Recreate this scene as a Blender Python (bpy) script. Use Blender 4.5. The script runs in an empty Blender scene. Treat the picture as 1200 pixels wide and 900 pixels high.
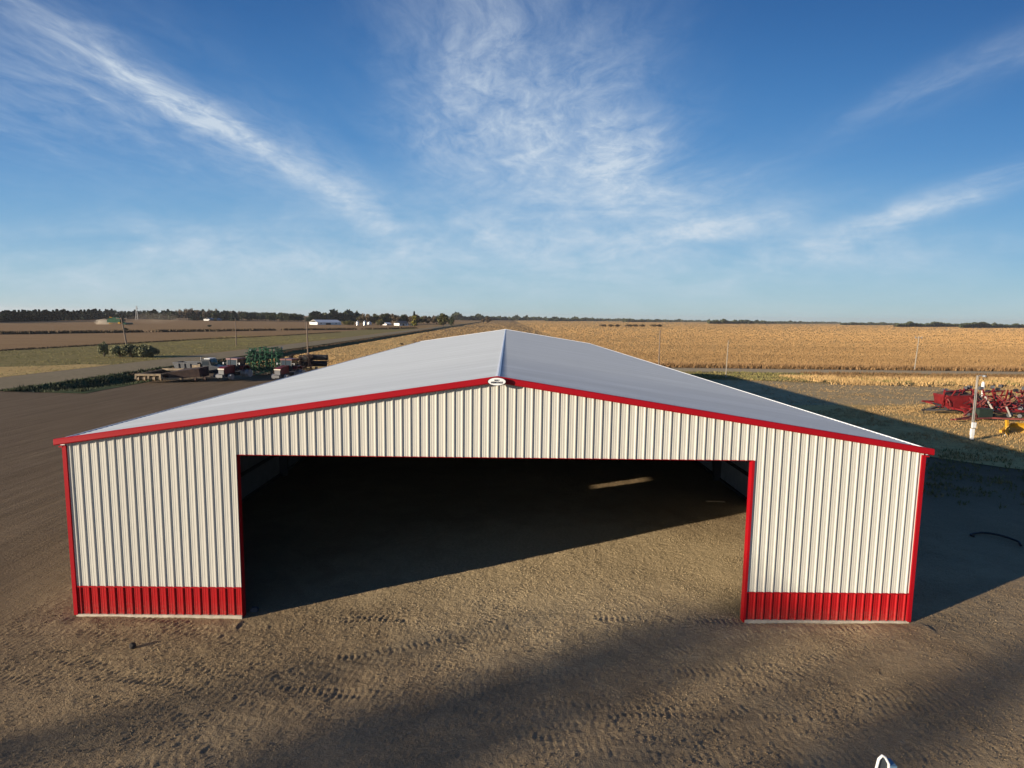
import bpy, bmesh, math, random
import numpy as np
from mathutils import Vector, Matrix, noise as mnoise
random.seed(7); rng = np.random.default_rng(7)
PI = math.pi
scene = bpy.context.scene
COL = scene.collection

# ------------------------------------------------------------------ camera
F_PX = 690.66; PITCH, ROLL, YAW = .1117, .0133, .0092
CAM = Vector((.2513, -16.4328, 8.8161))
Fw = Vector((math.sin(YAW)*math.cos(PITCH), math.cos(YAW)*math.cos(PITCH), -math.sin(PITCH)))
R0 = Vector((math.cos(YAW), -math.sin(YAW), 0)); U0 = R0.cross(Fw)
Rt = R0*math.cos(ROLL) + U0*math.sin(ROLL); Up = -R0*math.sin(ROLL) + U0*math.cos(ROLL)
cd = bpy.data.cameras.new('camera'); cam = bpy.data.objects.new('camera', cd); COL.objects.link(cam)
cam.matrix_world = Matrix(((Rt.x, Up.x, -Fw.x, CAM.x), (Rt.y, Up.y, -Fw.y, CAM.y), (Rt.z, Up.z, -Fw.z, CAM.z), (0, 0, 0, 1)))
cd.sensor_width = 36; cd.lens = 36*F_PX/1200; cd.clip_start = .1; cd.clip_end = 20000
scene.camera = cam

def at(px, py, z=0.0):
    """where the sight line through a photograph pixel meets height z"""
    d = Fw*F_PX + Rt*(px-600) - Up*(py-450)
    t = (z-CAM.z)/d.z
    return CAM + d*t

# ------------------------------------------------------------------ terrain height
def ramp(a, b, x): return min(1, max(0, (x-a)/(b-a)))
def zt(x, y):
    z = 0.0
    if x > 0: z -= .8*ramp(70, 88, y)*ramp(5, 20, x)
    if -56 < x < -46: 
        t = (x+56)/4 if x < -52 else (-46-x)/6
        z -= 1.15*t*ramp(48, 56, y)
    return z

# ------------------------------------------------------------------ tags
def tag(o, label=None, cat=None, group=None, kind=None):
    if label: o['label'] = label
    if cat: o['category'] = cat
    if group: o['group'] = group
    if kind: o['kind'] = kind
    return o
def thing(name, label, cat, loc=(0, 0, 0), rz=0, group=None):
    o = bpy.data.objects.new(name, None); COL.objects.link(o)
    o.location = loc; o.rotation_euler = (0, 0, rz); o.empty_display_size = .3
    return tag(o, label, cat, group)
def copy_tree(o, parent=None):
    c = o.copy(); COL.objects.link(c)
    if parent: c.parent = parent
    for ch in [x for x in KIDS.get(o.name, [])]:
        k = copy_tree(ch, c); KIDS.setdefault(c.name, []).append(k)
    return c
KIDS = {}

# ------------------------------------------------------------------ mesh builder
class MB:
    def __init__(s): s.v = []; s.f = []; s.sm = False
    def add(s, vs, fs):
        n = len(s.v); s.v += [tuple(p) for p in vs]; s.f += [tuple(i+n for i in f) for f in fs]; return s
    def box(s, x0, x1, y0, y1, z0, z1):
        return s.add([(x0,y0,z0),(x1,y0,z0),(x1,y1,z0),(x0,y1,z0),(x0,y0,z1),(x1,y0,z1),(x1,y1,z1),(x0,y1,z1)],
                     [(0,3,2,1),(4,5,6,7),(0,1,5,4),(1,2,6,5),(2,3,7,6),(3,0,4,7)])
    def bar(s, p, q, w, h=None):
        """square bar from p to q"""
        p = Vector(p); q = Vector(q); h = h or w
        d = (q-p).normalized(); u = Vector((0,0,1)) if abs(d.z) < .9 else Vector((0,1,0))
        a = d.cross(u).normalized()*(w/2); b = a.cross(d).normalized()*(h/2)
        vs = [r+sa*a+sb*b for r in (p, q) for sa, sb in ((-1,-1),(1,-1),(1,1),(-1,1))]
        return s.add(vs, [(3,2,1,0),(4,5,6,7),(0,1,5,4),(1,2,6,5),(2,3,7,6),(3,0,4,7)])
    def tube(s, pts, r, n=8, caps=True):
        pts = [Vector(p) for p in pts]; rs = r if isinstance(r, (list, tuple)) else [r]*len(pts)
        base = len(s.v); prev = None
        for i, p in enumerate(pts):
            d = (pts[min(i+1, len(pts)-1)]-pts[max(i-1, 0)]).normalized()
            if prev is None:
                u = Vector((0,0,1)) if abs(d.z) < .9 else Vector((1,0,0)); a = d.cross(u).normalized()
            else:
                a = (prev - d*prev.dot(d)).normalized()
            prev = a; b = d.cross(a)
            for k in range(n):
                t = 2*PI*k/n; s.v.append(tuple(p+(a*math.cos(t)+b*math.sin(t))*rs[i]))
        for i in range(len(pts)-1):
            for k in range(n):
                a0 = base+i*n+k; a1 = base+i*n+(k+1) % n
                s.f.append((a0, a1, a1+n, a0+n))
        if caps:
            s.f.append(tuple(base+k for k in range(n))[::-1]); s.f.append(tuple(base+(len(pts)-1)*n+k for k in range(n)))
        return s
    def lathe(s, c, axis, prof, n=16):
        """prof: (distance along axis, radius)"""
        c = Vector(c); ax = Vector(axis).normalized()
        return s.tube([c+ax*d for d, _ in prof], [max(r, .001) for _, r in prof], n)
    def extrude(s, poly, vec, origin=(0,0,0), ax=((1,0,0),(0,0,1))):
        """closed 2-D outline swept along vec"""
        o = Vector(origin); A = Vector(ax[0]); B = Vector(ax[1]); V = Vector(vec); n = len(poly)
        vs = [o+A*a+B*b for a, b in poly]; vs += [p+V for p in vs]
        return s.add(vs, [tuple(range(n))[::-1], tuple(range(n, 2*n))]+[(i, (i+1) % n, (i+1) % n+n, i+n) for i in range(n)])
    def build(s, name, mat, parent=None, smooth=False, loc=None, solid=True):
        me = bpy.data.meshes.new(name); me.from_pydata(s.v, [], s.f); 
        if solid:
            bm = bmesh.new(); bm.from_mesh(me); bmesh.ops.recalc_face_normals(bm, faces=bm.faces); bm.to_mesh(me); bm.free()
        me.materials.append(mat)
        if smooth: me.polygons.foreach_set('use_smooth', [True]*len(me.polygons))
        me.update()
        o = bpy.data.objects.new(name, me); COL.objects.link(o)
        if parent: o.parent = parent; KIDS.setdefault(parent.name, []).append(o)
        if loc: o.location = loc
        return o
def inst(src, parent, loc=(0,0,0), rot=(0,0,0), name=None, scale=None):
    """another object sharing src's mesh, with copies of its sub-parts"""
    o = src.copy(); COL.objects.link(o); o.parent = parent; o.location = loc; o.rotation_euler = rot
    if scale: o.scale = scale
    if parent: KIDS.setdefault(parent.name, []).append(o)
    for ch in list(KIDS.get(src.name, [])):
        c = ch.copy(); COL.objects.link(c); c.parent = o; KIDS.setdefault(o.name, []).append(c)
    return o
def np_mesh(name, V, Fq, mat, parent=None, tri=False, smooth=False):
    me = bpy.data.meshes.new(name); k = 3 if tri else 4
    me.vertices.add(len(V)); me.vertices.foreach_set('co', np.asarray(V, np.float32).ravel())
    me.loops.add(len(Fq)*k); me.loops.foreach_set('vertex_index', np.asarray(Fq, np.int32).ravel())
    me.polygons.add(len(Fq)); me.polygons.foreach_set('loop_start', np.arange(len(Fq), dtype=np.int32)*k)
    me.polygons.foreach_set('loop_total', np.full(len(Fq), k, np.int32))
    if smooth: me.polygons.foreach_set('use_smooth', np.ones(len(Fq), bool))
    me.update(calc_edges=True); me.materials.append(mat)
    o = bpy.data.objects.new(name, me); COL.objects.link(o)
    if parent: o.parent = parent; KIDS.setdefault(parent.name, []).append(o)
    return o

# ------------------------------------------------------------------ materials
class NT:
    def __init__(s, nt): s.nt = nt; s.n = nt.nodes; s.l = nt.links
    def node(s, t, **k):
        n = s.n.new(t)
        for a, b in k.items(): setattr(n, a, b)
        return n
    def val(s, sock, v):
        if isinstance(v, (int, float)): sock.default_value = v
        elif isinstance(v, tuple): sock.default_value = v
        else: s.l.new(v, sock)
    def math(s, op, a, b=None, c=None, clamp=False):
        n = s.node('ShaderNodeMath', operation=op, use_clamp=clamp); s.val(n.inputs[0], a)
        if b is not None: s.val(n.inputs[1], b)
        if c is not None: s.val(n.inputs[2], c)
        return n.outputs[0]
    def mix(s, fac, a, b, blend='MIX'):
        n = s.node('ShaderNodeMix', data_type='RGBA', blend_type=blend); s.val(n.inputs[0], fac)
        s.val(n.inputs[6], a if not isinstance(a, tuple) else (*a[:3], 1)); s.val(n.inputs[7], b if not isinstance(b, tuple) else (*b[:3], 1))
        return n.outputs[2]
    def noise(s, vec, scale, detail=4, rough=.55, dist=0, col=False):
        n = s.node('ShaderNodeTexNoise'); n.inputs['Scale'].default_value = scale; n.inputs['Detail'].default_value = detail
        n.inputs['Roughness'].default_value = rough; n.inputs['Distortion'].default_value = dist
        if vec is not None: s.l.new(vec, n.inputs['Vector'])
        return n.outputs['Color' if col else 'Fac']
    def mr(s, v, a, b, c=0, d=1, smooth=False):
        n = s.node('ShaderNodeMapRange'); n.clamp = True
        if smooth: n.interpolation_type = 'SMOOTHSTEP'
        s.val(n.inputs[0], v); 
        for i, q in enumerate((a, b, c, d)): n.inputs[i+1].default_value = q
        return n.outputs[0]
    def mapping(s, vec, scale=(1,1,1), loc=(0,0,0), rot=(0,0,0)):
        n = s.node('ShaderNodeMapping'); n.inputs['Scale'].default_value = scale; n.inputs['Location'].default_value = loc; n.inputs['Rotation'].default_value = rot
        s.l.new(vec, n.inputs['Vector']); return n.outputs[0]
def new_mat(name):
    m = bpy.data.materials.new(name); m.use_nodes = True; t = NT(m.node_tree); t.n.clear()
    out = t.node('ShaderNodeOutputMaterial'); b = t.node('ShaderNodeBsdfPrincipled'); t.l.new(b.outputs[0], out.inputs[0])
    geo = t.node('ShaderNodeNewGeometry'); pos = geo.outputs['Position']
    return m, t, b, pos
def bump(t, b, h, strength=.5, dist=.02):
    n = t.node('ShaderNodeBump'); n.inputs['Strength'].default_value = strength; n.inputs['Distance'].default_value = dist
    t.l.new(h, n.inputs['Height']); t.l.new(n.outputs[0], b.inputs['Normal'])
def pm(name, c, rough=.6, metal=0, var=.15, scale=3, c2=None, bumpd=0, bscale=20, local=False, stretch=(1,1,1), coat=0, spec=None):
    m, t, b, pos = new_mat(name)
    if local: pos = t.node('ShaderNodeTexCoord').outputs['Object']
    p = t.mapping(pos, stretch)
    n = t.noise(p, scale, 5, .6)
    f = t.mr(n, .35, .65)
    c2 = c2 or tuple(max(0, x*(1-var*2)) for x in c)
    t.l.new(t.mix(f, c2, c), b.inputs['Base Color'])
    b.inputs['Roughness'].default_value = rough; b.inputs['Metallic'].default_value = metal
    if spec is not None: b.inputs['Specular IOR Level'].default_value = spec
    if coat: b.inputs['Coat Weight'].default_value = coat; b.inputs['Coat Roughness'].default_value = .15
    if bumpd: bump(t, b, t.noise(p, bscale, 4), .6, bumpd)
    return m

def siding_mat(name, c, dirt, vertical=True):
    """painted ribbed steel: faint streaks and dust"""
    m, t, b, pos = new_mat(name)
    p = t.mapping(pos, (5, 5, .35))
    streak = t.mr(t.noise(p, 1.2, 4, .6), .3, .75)
    fine = t.noise(pos, 14, 3)
    c1 = t.mix(t.math('MULTIPLY', streak, .22), c, tuple(x*.8 for x in c))
    sep = t.node('ShaderNodeSeparateXYZ'); t.l.new(pos, sep.inputs[0])
    splash = t.math('MULTIPLY', t.mr(sep.outputs[2], .0, .55, 1, 0), t.mr(fine, .35, .7), clamp=True)
    c2 = t.mix(t.math('MULTIPLY', splash, .45), c1, dirt)
    pn = t.math('FLOOR', t.math('DIVIDE', t.math('ADD', sep.outputs[0], .1), .983)); wn = t.node('ShaderNodeTexWhiteNoise', noise_dimensions='1D'); t.l.new(pn, wn.inputs['W'])
    c2 = t.mix(t.mr(wn.outputs['Value'], 0, 1, 0, .35), c2, t.mix(1, c2, (.80, .80, .80), 'MULTIPLY'))
    t.l.new(c2, b.inputs['Base Color'])
    t.l.new(t.mr(fine, .2, .8, .35, .55), b.inputs['Roughness']); b.inputs['Specular IOR Level'].default_value = .25
    bump(t, b, t.noise(t.mapping(pos, (1, 1, .25)), 1.7, 2), .15, .02)
    return m
M = {}
M['white_siding'] = siding_mat('white_siding', (.555, .54, .475), (.25, .19, .13))
M['red_siding'] = siding_mat('red_siding', (.36, .007, .010), (.22, .12, .09))
M['red_trim'] = pm('red_trim', (.33, .004, .010), .45, var=.06, scale=.8, spec=.2)
def roof_mat(name, c):
    m, t, b, pos = new_mat(name)
    n1 = t.noise(t.mapping(pos, (.12, 1.2, 1)), 1.3, 4, .6); n2 = t.noise(pos, 9, 4)
    c1 = t.mix(t.mr(n1, .3, .7), tuple(x*.86 for x in c), c)
    # sheet to sheet differences across each 0.98 m panel
    sep = t.node('ShaderNodeSeparateXYZ'); t.l.new(pos, sep.inputs[0])
    pn = t.math('FLOOR', t.math('DIVIDE', sep.outputs[1], .983))
    wn = t.node('ShaderNodeTexWhiteNoise', noise_dimensions='1D'); t.l.new(pn, wn.inputs['W'])
    c1 = t.mix(t.mr(wn.outputs['Value'], 0, 1, 0, .34), c1, tuple(x*.72 for x in c))
    t.l.new(c1, b.inputs['Base Color'])
    t.l.new(t.mr(n2, .2, .8, .5, .65), b.inputs['Roughness']); b.inputs['Specular IOR Level'].default_value = .03
    bump(t, b, t.noise(t.mapping(pos, (.5, 1.5, 1)), 1.6, 3), .25, .02)
    return m
M['roof'] = roof_mat('roof_steel', (.455, .495, .525))
M['roof_edge'] = pm('roof_edge_white', (.82, .83, .84), .35, var=.05)
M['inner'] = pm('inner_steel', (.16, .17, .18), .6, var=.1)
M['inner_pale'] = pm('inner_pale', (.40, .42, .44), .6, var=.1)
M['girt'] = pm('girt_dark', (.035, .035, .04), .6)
M['column'] = pm('column_dark', (.05, .05, .055), .6)
M['concrete'] = pm('concrete_strip', (.52, .46, .36), .85, var=.15, scale=4, bumpd=.01)
M['wood'] = pm('raw_wood', (.48, .35, .2), .8, var=.15, scale=4, stretch=(1, 8, 8))
M['oldwood'] = pm('weathered_wood', (.20, .15, .11), .85, var=.2, scale=3, stretch=(6, 6, .6))
M['palewood'] = pm('pale_pole_wood', (.33, .29, .235), .85, var=.2, scale=3, stretch=(6, 6, .6))
M['black_letter'] = pm('black_letter', (.01, .01, .01), .5)
M['white_plate'] = pm('white_plate', (.85, .85, .83), .4, var=.03)
M['rubber'] = pm('rubber', (.018, .018, .02), .8, var=.2, scale=8, local=True)
M['glass'] = pm('cab_glass', (.03, .04, .05), .08, var=.02)
M['grey_metal'] = pm('grey_metal', (.28, .29, .30), .5, .3)
M['dark_metal'] = pm('dark_metal', (.035, .035, .04), .5, .3)
M['black_hose'] = pm('black_hose', (.008, .008, .01), .6)
M['tractor_red'] = pm('tractor_red', (.12, .010, .012), .45, var=.2, scale=2)
M['mred'] = pm('machine_red', (.20, .013, .015), .45, var=.2, scale=2)
M['mred_faded'] = pm('machine_red_faded', (.24, .05, .04), .7, var=.25, scale=2)
M['mgreen'] = pm('machine_green', (.018, .11, .045), .5, var=.25, scale=2)
M['mgrey'] = pm('machine_grey', (.085, .09, .10), .55, var=.2)
M['mblue'] = pm('truck_bluegrey', (.035, .042, .055), .4, var=.2)
M['rust'] = pm('rust_brown', (.075, .042, .03), .85, var=.3, scale=2)
M['tan'] = pm('tan_paint', (.30, .22, .13), .65, var=.25, scale=2)
M['cream'] = pm('cream_paint', (.60, .56, .46), .55, var=.15)
M['yellow'] = pm('yellow_paint', (.62, .33, .02), .5, var=.2, scale=1.5)
M['mwhite'] = pm('machine_white', (.72, .72, .70), .4, var=.08)
M['steel_bin'] = pm('bin_steel', (.60, .62, .64), .35, .5, var=.1)
M['house_white'] = pm('house_white', (.75, .74, .70), .6, var=.06)
M['shingle'] = pm('shingle', (.12, .11, .10), .8)
M['bark'] = pm('bark', (.11, .085, .065), .9, var=.3, scale=4)
def leaf_mat(name, a, b2, c3, sc=.5, st=(1, 1, 1)):
    m, t, b, pos = new_mat(name)
    oi = t.node('ShaderNodeObjectInfo'); add = t.node('ShaderNodeVectorMath', operation='ADD'); t.l.new(pos, add.inputs[0])
    n1 = t.noise(t.mapping(add.outputs[0], st), sc, 4 if st[0] < 1 else 2); n2 = t.noise(pos, (sc if st[0] == 1 else .5)*7, 2)
    c = t.mix(t.mr(n1, .35, .65), a, b2); c = t.mix(t.mr(n2, .5, .75), c, c3)
    hs = t.node('ShaderNodeHueSaturation'); t.l.new(c, hs.inputs['Color']); t.l.new(t.mr(oi.outputs['Random'], 0, 1, .7, 1.3), hs.inputs['Value'])
    t.l.new(hs.outputs[0], b.inputs['Base Color']); b.inputs['Roughness'].default_value = .75
    b.inputs['Specular IOR Level'].default_value = .2
    return m
M['conifer'] = leaf_mat('conifer_needles', (.012, .022, .014), (.02, .035, .02), (.03, .04, .02))
M['leaf_dark'] = leaf_mat('leaf_dark_green', (.03, .045, .02), (.05, .06, .03), (.08, .07, .03))
M['leaf_brown'] = leaf_mat('leaf_autumn_brown', (.10, .075, .048), (.135, .10, .06), (.17, .125, .07))
M['leaf_yellow'] = leaf_mat('leaf_autumn_yellow', (.20, .17, .03), (.12, .13, .03), (.28, .20, .04))
M['leaf_olive'] = leaf_mat('leaf_olive', (.08, .085, .03), (.12, .11, .035), (.15, .12, .04))
M['leaf_grey'] = leaf_mat('leaf_grey_green', (.16, .17, .09), (.20, .20, .11), (.27, .24, .13), 1.2)
M['brush'] = leaf_mat('dry_brush', (.07, .05, .03), (.12, .08, .045), (.20, .14, .075), .35)
M['blade_gold'] = leaf_mat('dry_grass_gold', (.45, .29, .12), (.34, .215, .09), (.56, .39, .19), .3)
M['blade_brown'] = leaf_mat('dry_crop_brown', (.20, .115, .05), (.27, .16, .07), (.34, .22, .11), .3)
M['blade_green'] = leaf_mat('grass_green', (.15, .15, .05), (.21, .18, .065), (.36, .27, .12), .3)
M['stalk_brown'] = leaf_mat('crop_stalk_brown', (.40, .245, .105), (.27, .16, .065), (.44, .29, .135), 1.0, (.004, .05, 1))
M['stalk'] = leaf_mat('crop_stalk', (.34, .205, .083), (.25, .145, .058), (.38, .245, .11), 1.0, (.003, .06, 1))

# ------------------------------------------------------------------ ground materials
def dirt_mat():
    m, t, b, pos = new_mat('yard_dirt')
    big = t.noise(pos, .09, 4, .55); mid = t.noise(pos, .7, 5, .6, .6); fine = t.noise(pos, 9, 5, .65); vf = t.noise(pos, 45, 3, .6)
    c = t.mix(t.mr(big, .38, .62), (.28, .205, .115), (.37, .275, .16))
    c = t.mix(t.mr(mid, .35, .7, 0, .5), c, (.20, .14, .08))
    c = t.mix(t.mr(fine, .55, .8, 0, .6), c, (.46, .37, .25))
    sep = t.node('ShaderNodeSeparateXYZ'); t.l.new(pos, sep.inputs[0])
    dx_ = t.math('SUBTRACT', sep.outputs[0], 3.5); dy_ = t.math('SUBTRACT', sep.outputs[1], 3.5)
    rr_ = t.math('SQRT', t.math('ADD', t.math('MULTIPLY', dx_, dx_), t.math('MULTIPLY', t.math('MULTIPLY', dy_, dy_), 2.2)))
    dry = t.mr(t.math('ADD', rr_, t.math('MULTIPLY', t.math('SUBTRACT', mid, .5), 5)), 11.5, 4.0, 0, 1, True)  # soil colour grows paler towards the doorway, with a ragged edge
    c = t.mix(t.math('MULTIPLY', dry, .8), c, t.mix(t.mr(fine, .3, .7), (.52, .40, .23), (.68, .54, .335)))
    c = t.mix(t.mr(vf, .3, .7, 0, 1), t.mix(1, c, (.66, .64, .60), 'MULTIPLY'), t.mix(1, c, (1.22, 1.22, 1.22), 'MULTIPLY'))
    # wheel tracks run along the building on the far left yard
    st = t.noise(t.mapping(pos, (1.0, .05, 1), rot=(0, 0, .12)), 1.6, 5, .65, .3)
    left = t.mr(sep.outputs[0], -9, -16, 0, 1)
    c = t.mix(t.math('MULTIPLY', left, .85), c, t.mix(t.mr(st, .3, .7), (.085, .056, .030), (.155, .108, .064)))
    # shade put into the soil colour where the shed's shadow falls
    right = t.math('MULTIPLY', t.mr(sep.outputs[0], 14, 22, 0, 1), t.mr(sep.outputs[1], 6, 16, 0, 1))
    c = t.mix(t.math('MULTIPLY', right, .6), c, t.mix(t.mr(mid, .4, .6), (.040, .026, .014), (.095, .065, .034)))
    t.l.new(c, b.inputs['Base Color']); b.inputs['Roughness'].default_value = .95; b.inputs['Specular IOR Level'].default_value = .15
    h = t.math('ADD', t.math('MULTIPLY', t.noise(pos, 12, 5, .65, .3), 1.0), t.math('MULTIPLY', vf, .5))
    h = t.math('ADD', h, t.math('MULTIPLY', t.noise(pos, 16, 3, .6), .6))
    h = t.math('ADD', h, t.math('MULTIPLY', t.math('MULTIPLY', st, t.math('MAXIMUM', left, right)), 2.2))
    bump(t, b, h, .6, .06)
    return m
def field_mat(name, cols, row_rot=0, sc=.02, rows=.0, bd=.12, streak=(1, 8, 1), bscale=1.2):
    cols = [(a_, b_*.97, c_*.78) for a_, b_, c_ in cols]
    m, t, b, pos = new_mat(name)
    p = t.mapping(pos, streak, rot=(0, 0, row_rot))
    n1 = t.noise(p, sc, 5, .6, .4); n2 = t.noise(p, sc*12, 4, .6); n3 = t.noise(pos, 1.3, 4, .7)
    c = t.mix(t.mr(n1, .38, .62), cols[0], cols[1])
    c = t.mix(t.mr(n2, .4, .7, 0, .8), c, cols[2])
    c = t.mix(t.mr(n3, .45, .75, 0, .6), c, cols[3])
    t.l.new(c, b.inputs['Base Color']); b.inputs['Roughness'].default_value = .95; b.inputs['Specular IOR Level'].default_value = .1
    bump(t, b, t.math('ADD', n3, t.noise(pos, bscale*.4, 3)), .35, bd)
    return m
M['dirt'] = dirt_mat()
M['stubble'] = field_mat('stubble_field_soil', [(.30, .18, .085), (.38, .25, .12), (.22, .13, .06), (.46, .32, .16)], .25)
M['stubble_left'] = field_mat('stubble_left_soil', [(.27, .165, .085), (.34, .21, .11), (.19, .115, .06), (.40, .27, .15)], -.5)
M['golden'] = field_mat('golden_field_soil', [(.50, .31, .13), (.56, .38, .18), (.42, .26, .11), (.60, .44, .22)], 0.0, streak=(.6, 6, 1))
M['pasture'] = field_mat('pasture_grass', [(.20, .175, .07), (.26, .21, .09), (.17, .14, .06), (.32, .24, .11)], .3, .05)
M['tan_grass'] = field_mat('tan_grass_ground', [(.50, .34, .15), (.58, .41, .20), (.36, .25, .11), (.62, .46, .24)], .3, .08, streak=(1, 2, 1))
M['olive_grass'] = field_mat('olive_grass_ground', [(.22, .175, .07), (.30, .22, .10), (.17, .14, .06), (.42, .31, .15)], .0, .1, streak=(1, 3, 1))
M['ditch_grass'] = field_mat('ditch_grass', [(.05, .075, .03), (.07, .09, .04), (.04, .055, .025), (.10, .10, .05)], .0, .2, streak=(1, 1, 1))
M['gravel_left'] = field_mat('gravel_road_left', [(.24, .195, .14), (.28, .23, .165), (.20, .16, .11), (.32, .26, .19)], 0, .1, bd=.04, streak=(1, 1, 1))
M['gravel'] = field_mat('gravel_road', [(.44, .35, .25), (.50, .40, .29), (.36, .28, .20), (.54, .44, .32)], 0, .1, bd=.04, streak=(1, 1, 1))
M['pad'] = field_mat('gravel_pad', [(.40, .30, .18), (.50, .38, .24), (.24, .175, .11), (.66, .52, .33)], 0, .15, bd=.08, streak=(1, 3, 1))
M['furrow'] = pm('dark_furrow', (.05, .04, .025), .95, var=.3, scale=.3)

# ------------------------------------------------------------------ the ground: one sheet to the horizon
def grade(start, stop, step0, growth, mx):
    out = [start]; s = step0
    while abs(out[-1]-start) < abs(stop-start):
        out.append(out[-1]+math.copysign(s, stop-start)); s = min(s*growth, mx)
    return out
xs = list(np.arange(-14, 19.001, .045)); ys = list(np.arange(-7.6, 13.5, .045))
xs += grade(19, 9000, .1, 1.06, 700)[1:] + grade(-14, -9000, .1, 1.06, 700)[1:]
ys += grade(13.5, 9000, .1, 1.06, 700)[1:] + grade(-7.6, -800, .15, 1.12, 200)[1:]
xs = sorted(set(round(float(x), 3) for x in xs + [-56, -52, -46, 5, 20])); ys = sorted(set(round(float(y), 3) for y in ys + [48, 56, 70, 88]))
X, Y = np.meshgrid(np.array(xs), np.array(ys))
def vnoise(X, Y, s, seed):
    """smooth value noise"""
    r = np.random.default_rng(seed).random((256, 256)); x = X/s+100; y = Y/s+100
    xi = np.floor(x).astype(int); yi = np.floor(y).astype(int); fx = x-xi; fy = y-yi
    fx = fx*fx*(3-2*fx); fy = fy*fy*(3-2*fy)
    g = lambda a, b: r[a % 256, b % 256]
    return (g(xi, yi)*(1-fx)+g(xi+1, yi)*fx)*(1-fy)+(g(xi, yi+1)*(1-fx)+g(xi+1, yi+1)*fx)*fy-.5
Z = np.zeros_like(X)
near = np.clip((34-np.hypot(X-2, (Y-2)*1.2))/12, 0, 1)
Z += near*(.07*vnoise(X, Y, 3.2, 1)+.022*vnoise(X, Y, .9, 2)+.011*vnoise(X, Y, .33, 3)+.017*vnoise(X, Y, .10, 4))
# tread prints left by tractors and loaders
tracks = []
def arc(cx, cy, r, a0, a1, n=90): return [(cx+r*math.cos(math.radians(a0+(a1-a0)*i/n)), cy+r*math.sin(math.radians(a0+(a1-a0)*i/n))) for i in range(n+1)]
tracks += [arc(-4, 20, 25.2, 235, 305), arc(-4, 20, 23.4, 235, 310), arc(2, 30, 32.5, 240, 290), arc(14, -14, 13, 95, 170), arc(14, -14, 11.2, 95, 170), arc(-16, -16, 17, 20, 85), arc(-16, -16, 14.9, 20, 80),
           [(-3+.12*i, -6+.25*i) for i in range(70)], [(-1.2+.12*i, -6.5+.25*i) for i in range(70)], [(8-.16*i, -7+.24*i) for i in range(80)], [(10-.16*i, -7+.24*i) for i in range(60)],
           [(-14+.5*i, -2.5-.04*i) for i in range(50)], [(3+.5*i, -2.6+.02*i) for i in range(40)], arc(6, 22, 22, 240, 300), arc(-9, -20, 21, 50, 110)]
for k in range(16):
    cx_ = rng.uniform(-22, 22); cy_ = rng.choice([-30, -22, 26, 34]); r_ = abs(cy_)+rng.uniform(-4.5, 4.5) if cy_ < 0 else abs(cy_)+rng.uniform(-1, 5.5)
    tracks.append(arc(cx_, cy_, r_, *((60, 120) if cy_ < 0 else (240, 300))))
tread = np.zeros_like(Z); fine = (X > -14.2) & (X < 19.2) & (Y > -7.8) & (Y < 13.6)
for tr in tracks:
    P = np.array(tr); s = 0.0; w = .2
    hx = X[fine]; hy = Y[fine]; best = np.full(hx.shape, 9.0); bs = np.zeros(hx.shape); bt = np.zeros(hx.shape)
    for i in range(len(P)-1):
        d = P[i+1]-P[i]; L = np.hypot(*d)
        if L < 1e-6: continue
        d = d/L; rx = hx-P[i, 0]; ry = hy-P[i, 1]; u = rx*d[0]+ry*d[1]; v = -rx*d[1]+ry*d[0]
        ok = (u > -.01) & (u <= L+.01) & (np.abs(v) < np.abs(best)); best[ok] = v[ok]; bs[ok] = s+u[ok]; bt[ok] = v[ok]; s += L
    inside = np.clip((w-np.abs(best))/.05, 0, 1)
    lug = np.clip(np.sin(2*PI*(bs/.165+np.abs(bt)*2.2))*1.6, -1, 1)
    broken = np.clip(vnoise(hx, hy, 1.7, 50+len(tr))*2.2+.75, 0, 1)
    t = np.zeros_like(Z); t[fine] = inside*broken*(lug*.0052-.006); tread += t
Z += tread*near
# soil thrown up against the foot of the walls
foot = np.exp(-((Y+.35)/.28)**2)*((np.abs(X) > 7.3) & (np.abs(X) < 12.6)); Z += near*foot*.035*(vnoise(X, Y, .4, 9)+.55)
ins = (np.abs(X) < 12.3) & (Y > .3) & (Y < 69.5); Z[ins] *= .8
Zb = np.vectorize(zt)(X, Y); far = np.hypot(X, Y)
Z += Zb
V = np.stack([X, Y, Z], -1).reshape(-1, 3); nx = len(xs); ny = len(ys)
i = np.arange(nx-1)[None, :]+np.arange(ny-1)[:, None]*nx
Fq = np.stack([i, i+1, i+1+nx, i+nx], -1).reshape(-1, 4)
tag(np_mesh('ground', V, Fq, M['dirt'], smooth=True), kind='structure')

def patch(name, poly, dz, mat, kind='structure'):
    """a sheet lying dz above the terrain inside an outline"""
    bm = bmesh.new(); bm.faces.new([bm.verts.new((x, y, 0)) for x, y in poly])
    cuts = [((0, y, 0), (0, 1, 0)) for y in (48, 56, 70, 88)]+[((x, 0, 0), (1, 0, 0)) for x in (-56, -52, -46, 5, 20)]
    for co, no in cuts:
        bmesh.ops.bisect_plane(bm, geom=bm.verts[:]+bm.edges[:]+bm.faces[:], plane_co=co, plane_no=no, dist=1e-4)
    bmesh.ops.triangulate(bm, faces=bm.faces)
    for v in bm.verts: v.co.z = zt(v.co.x, v.co.y)+dz
    for f in bm.faces:
        if f.normal.z < 0: f.normal_flip()
    me = bpy.data.meshes.new(name); bm.to_mesh(me); bm.free(); me.materials.append(mat)
    o = bpy.data.objects.new(name, me); COL.objects.link(o); return tag(o, kind=kind)
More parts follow.
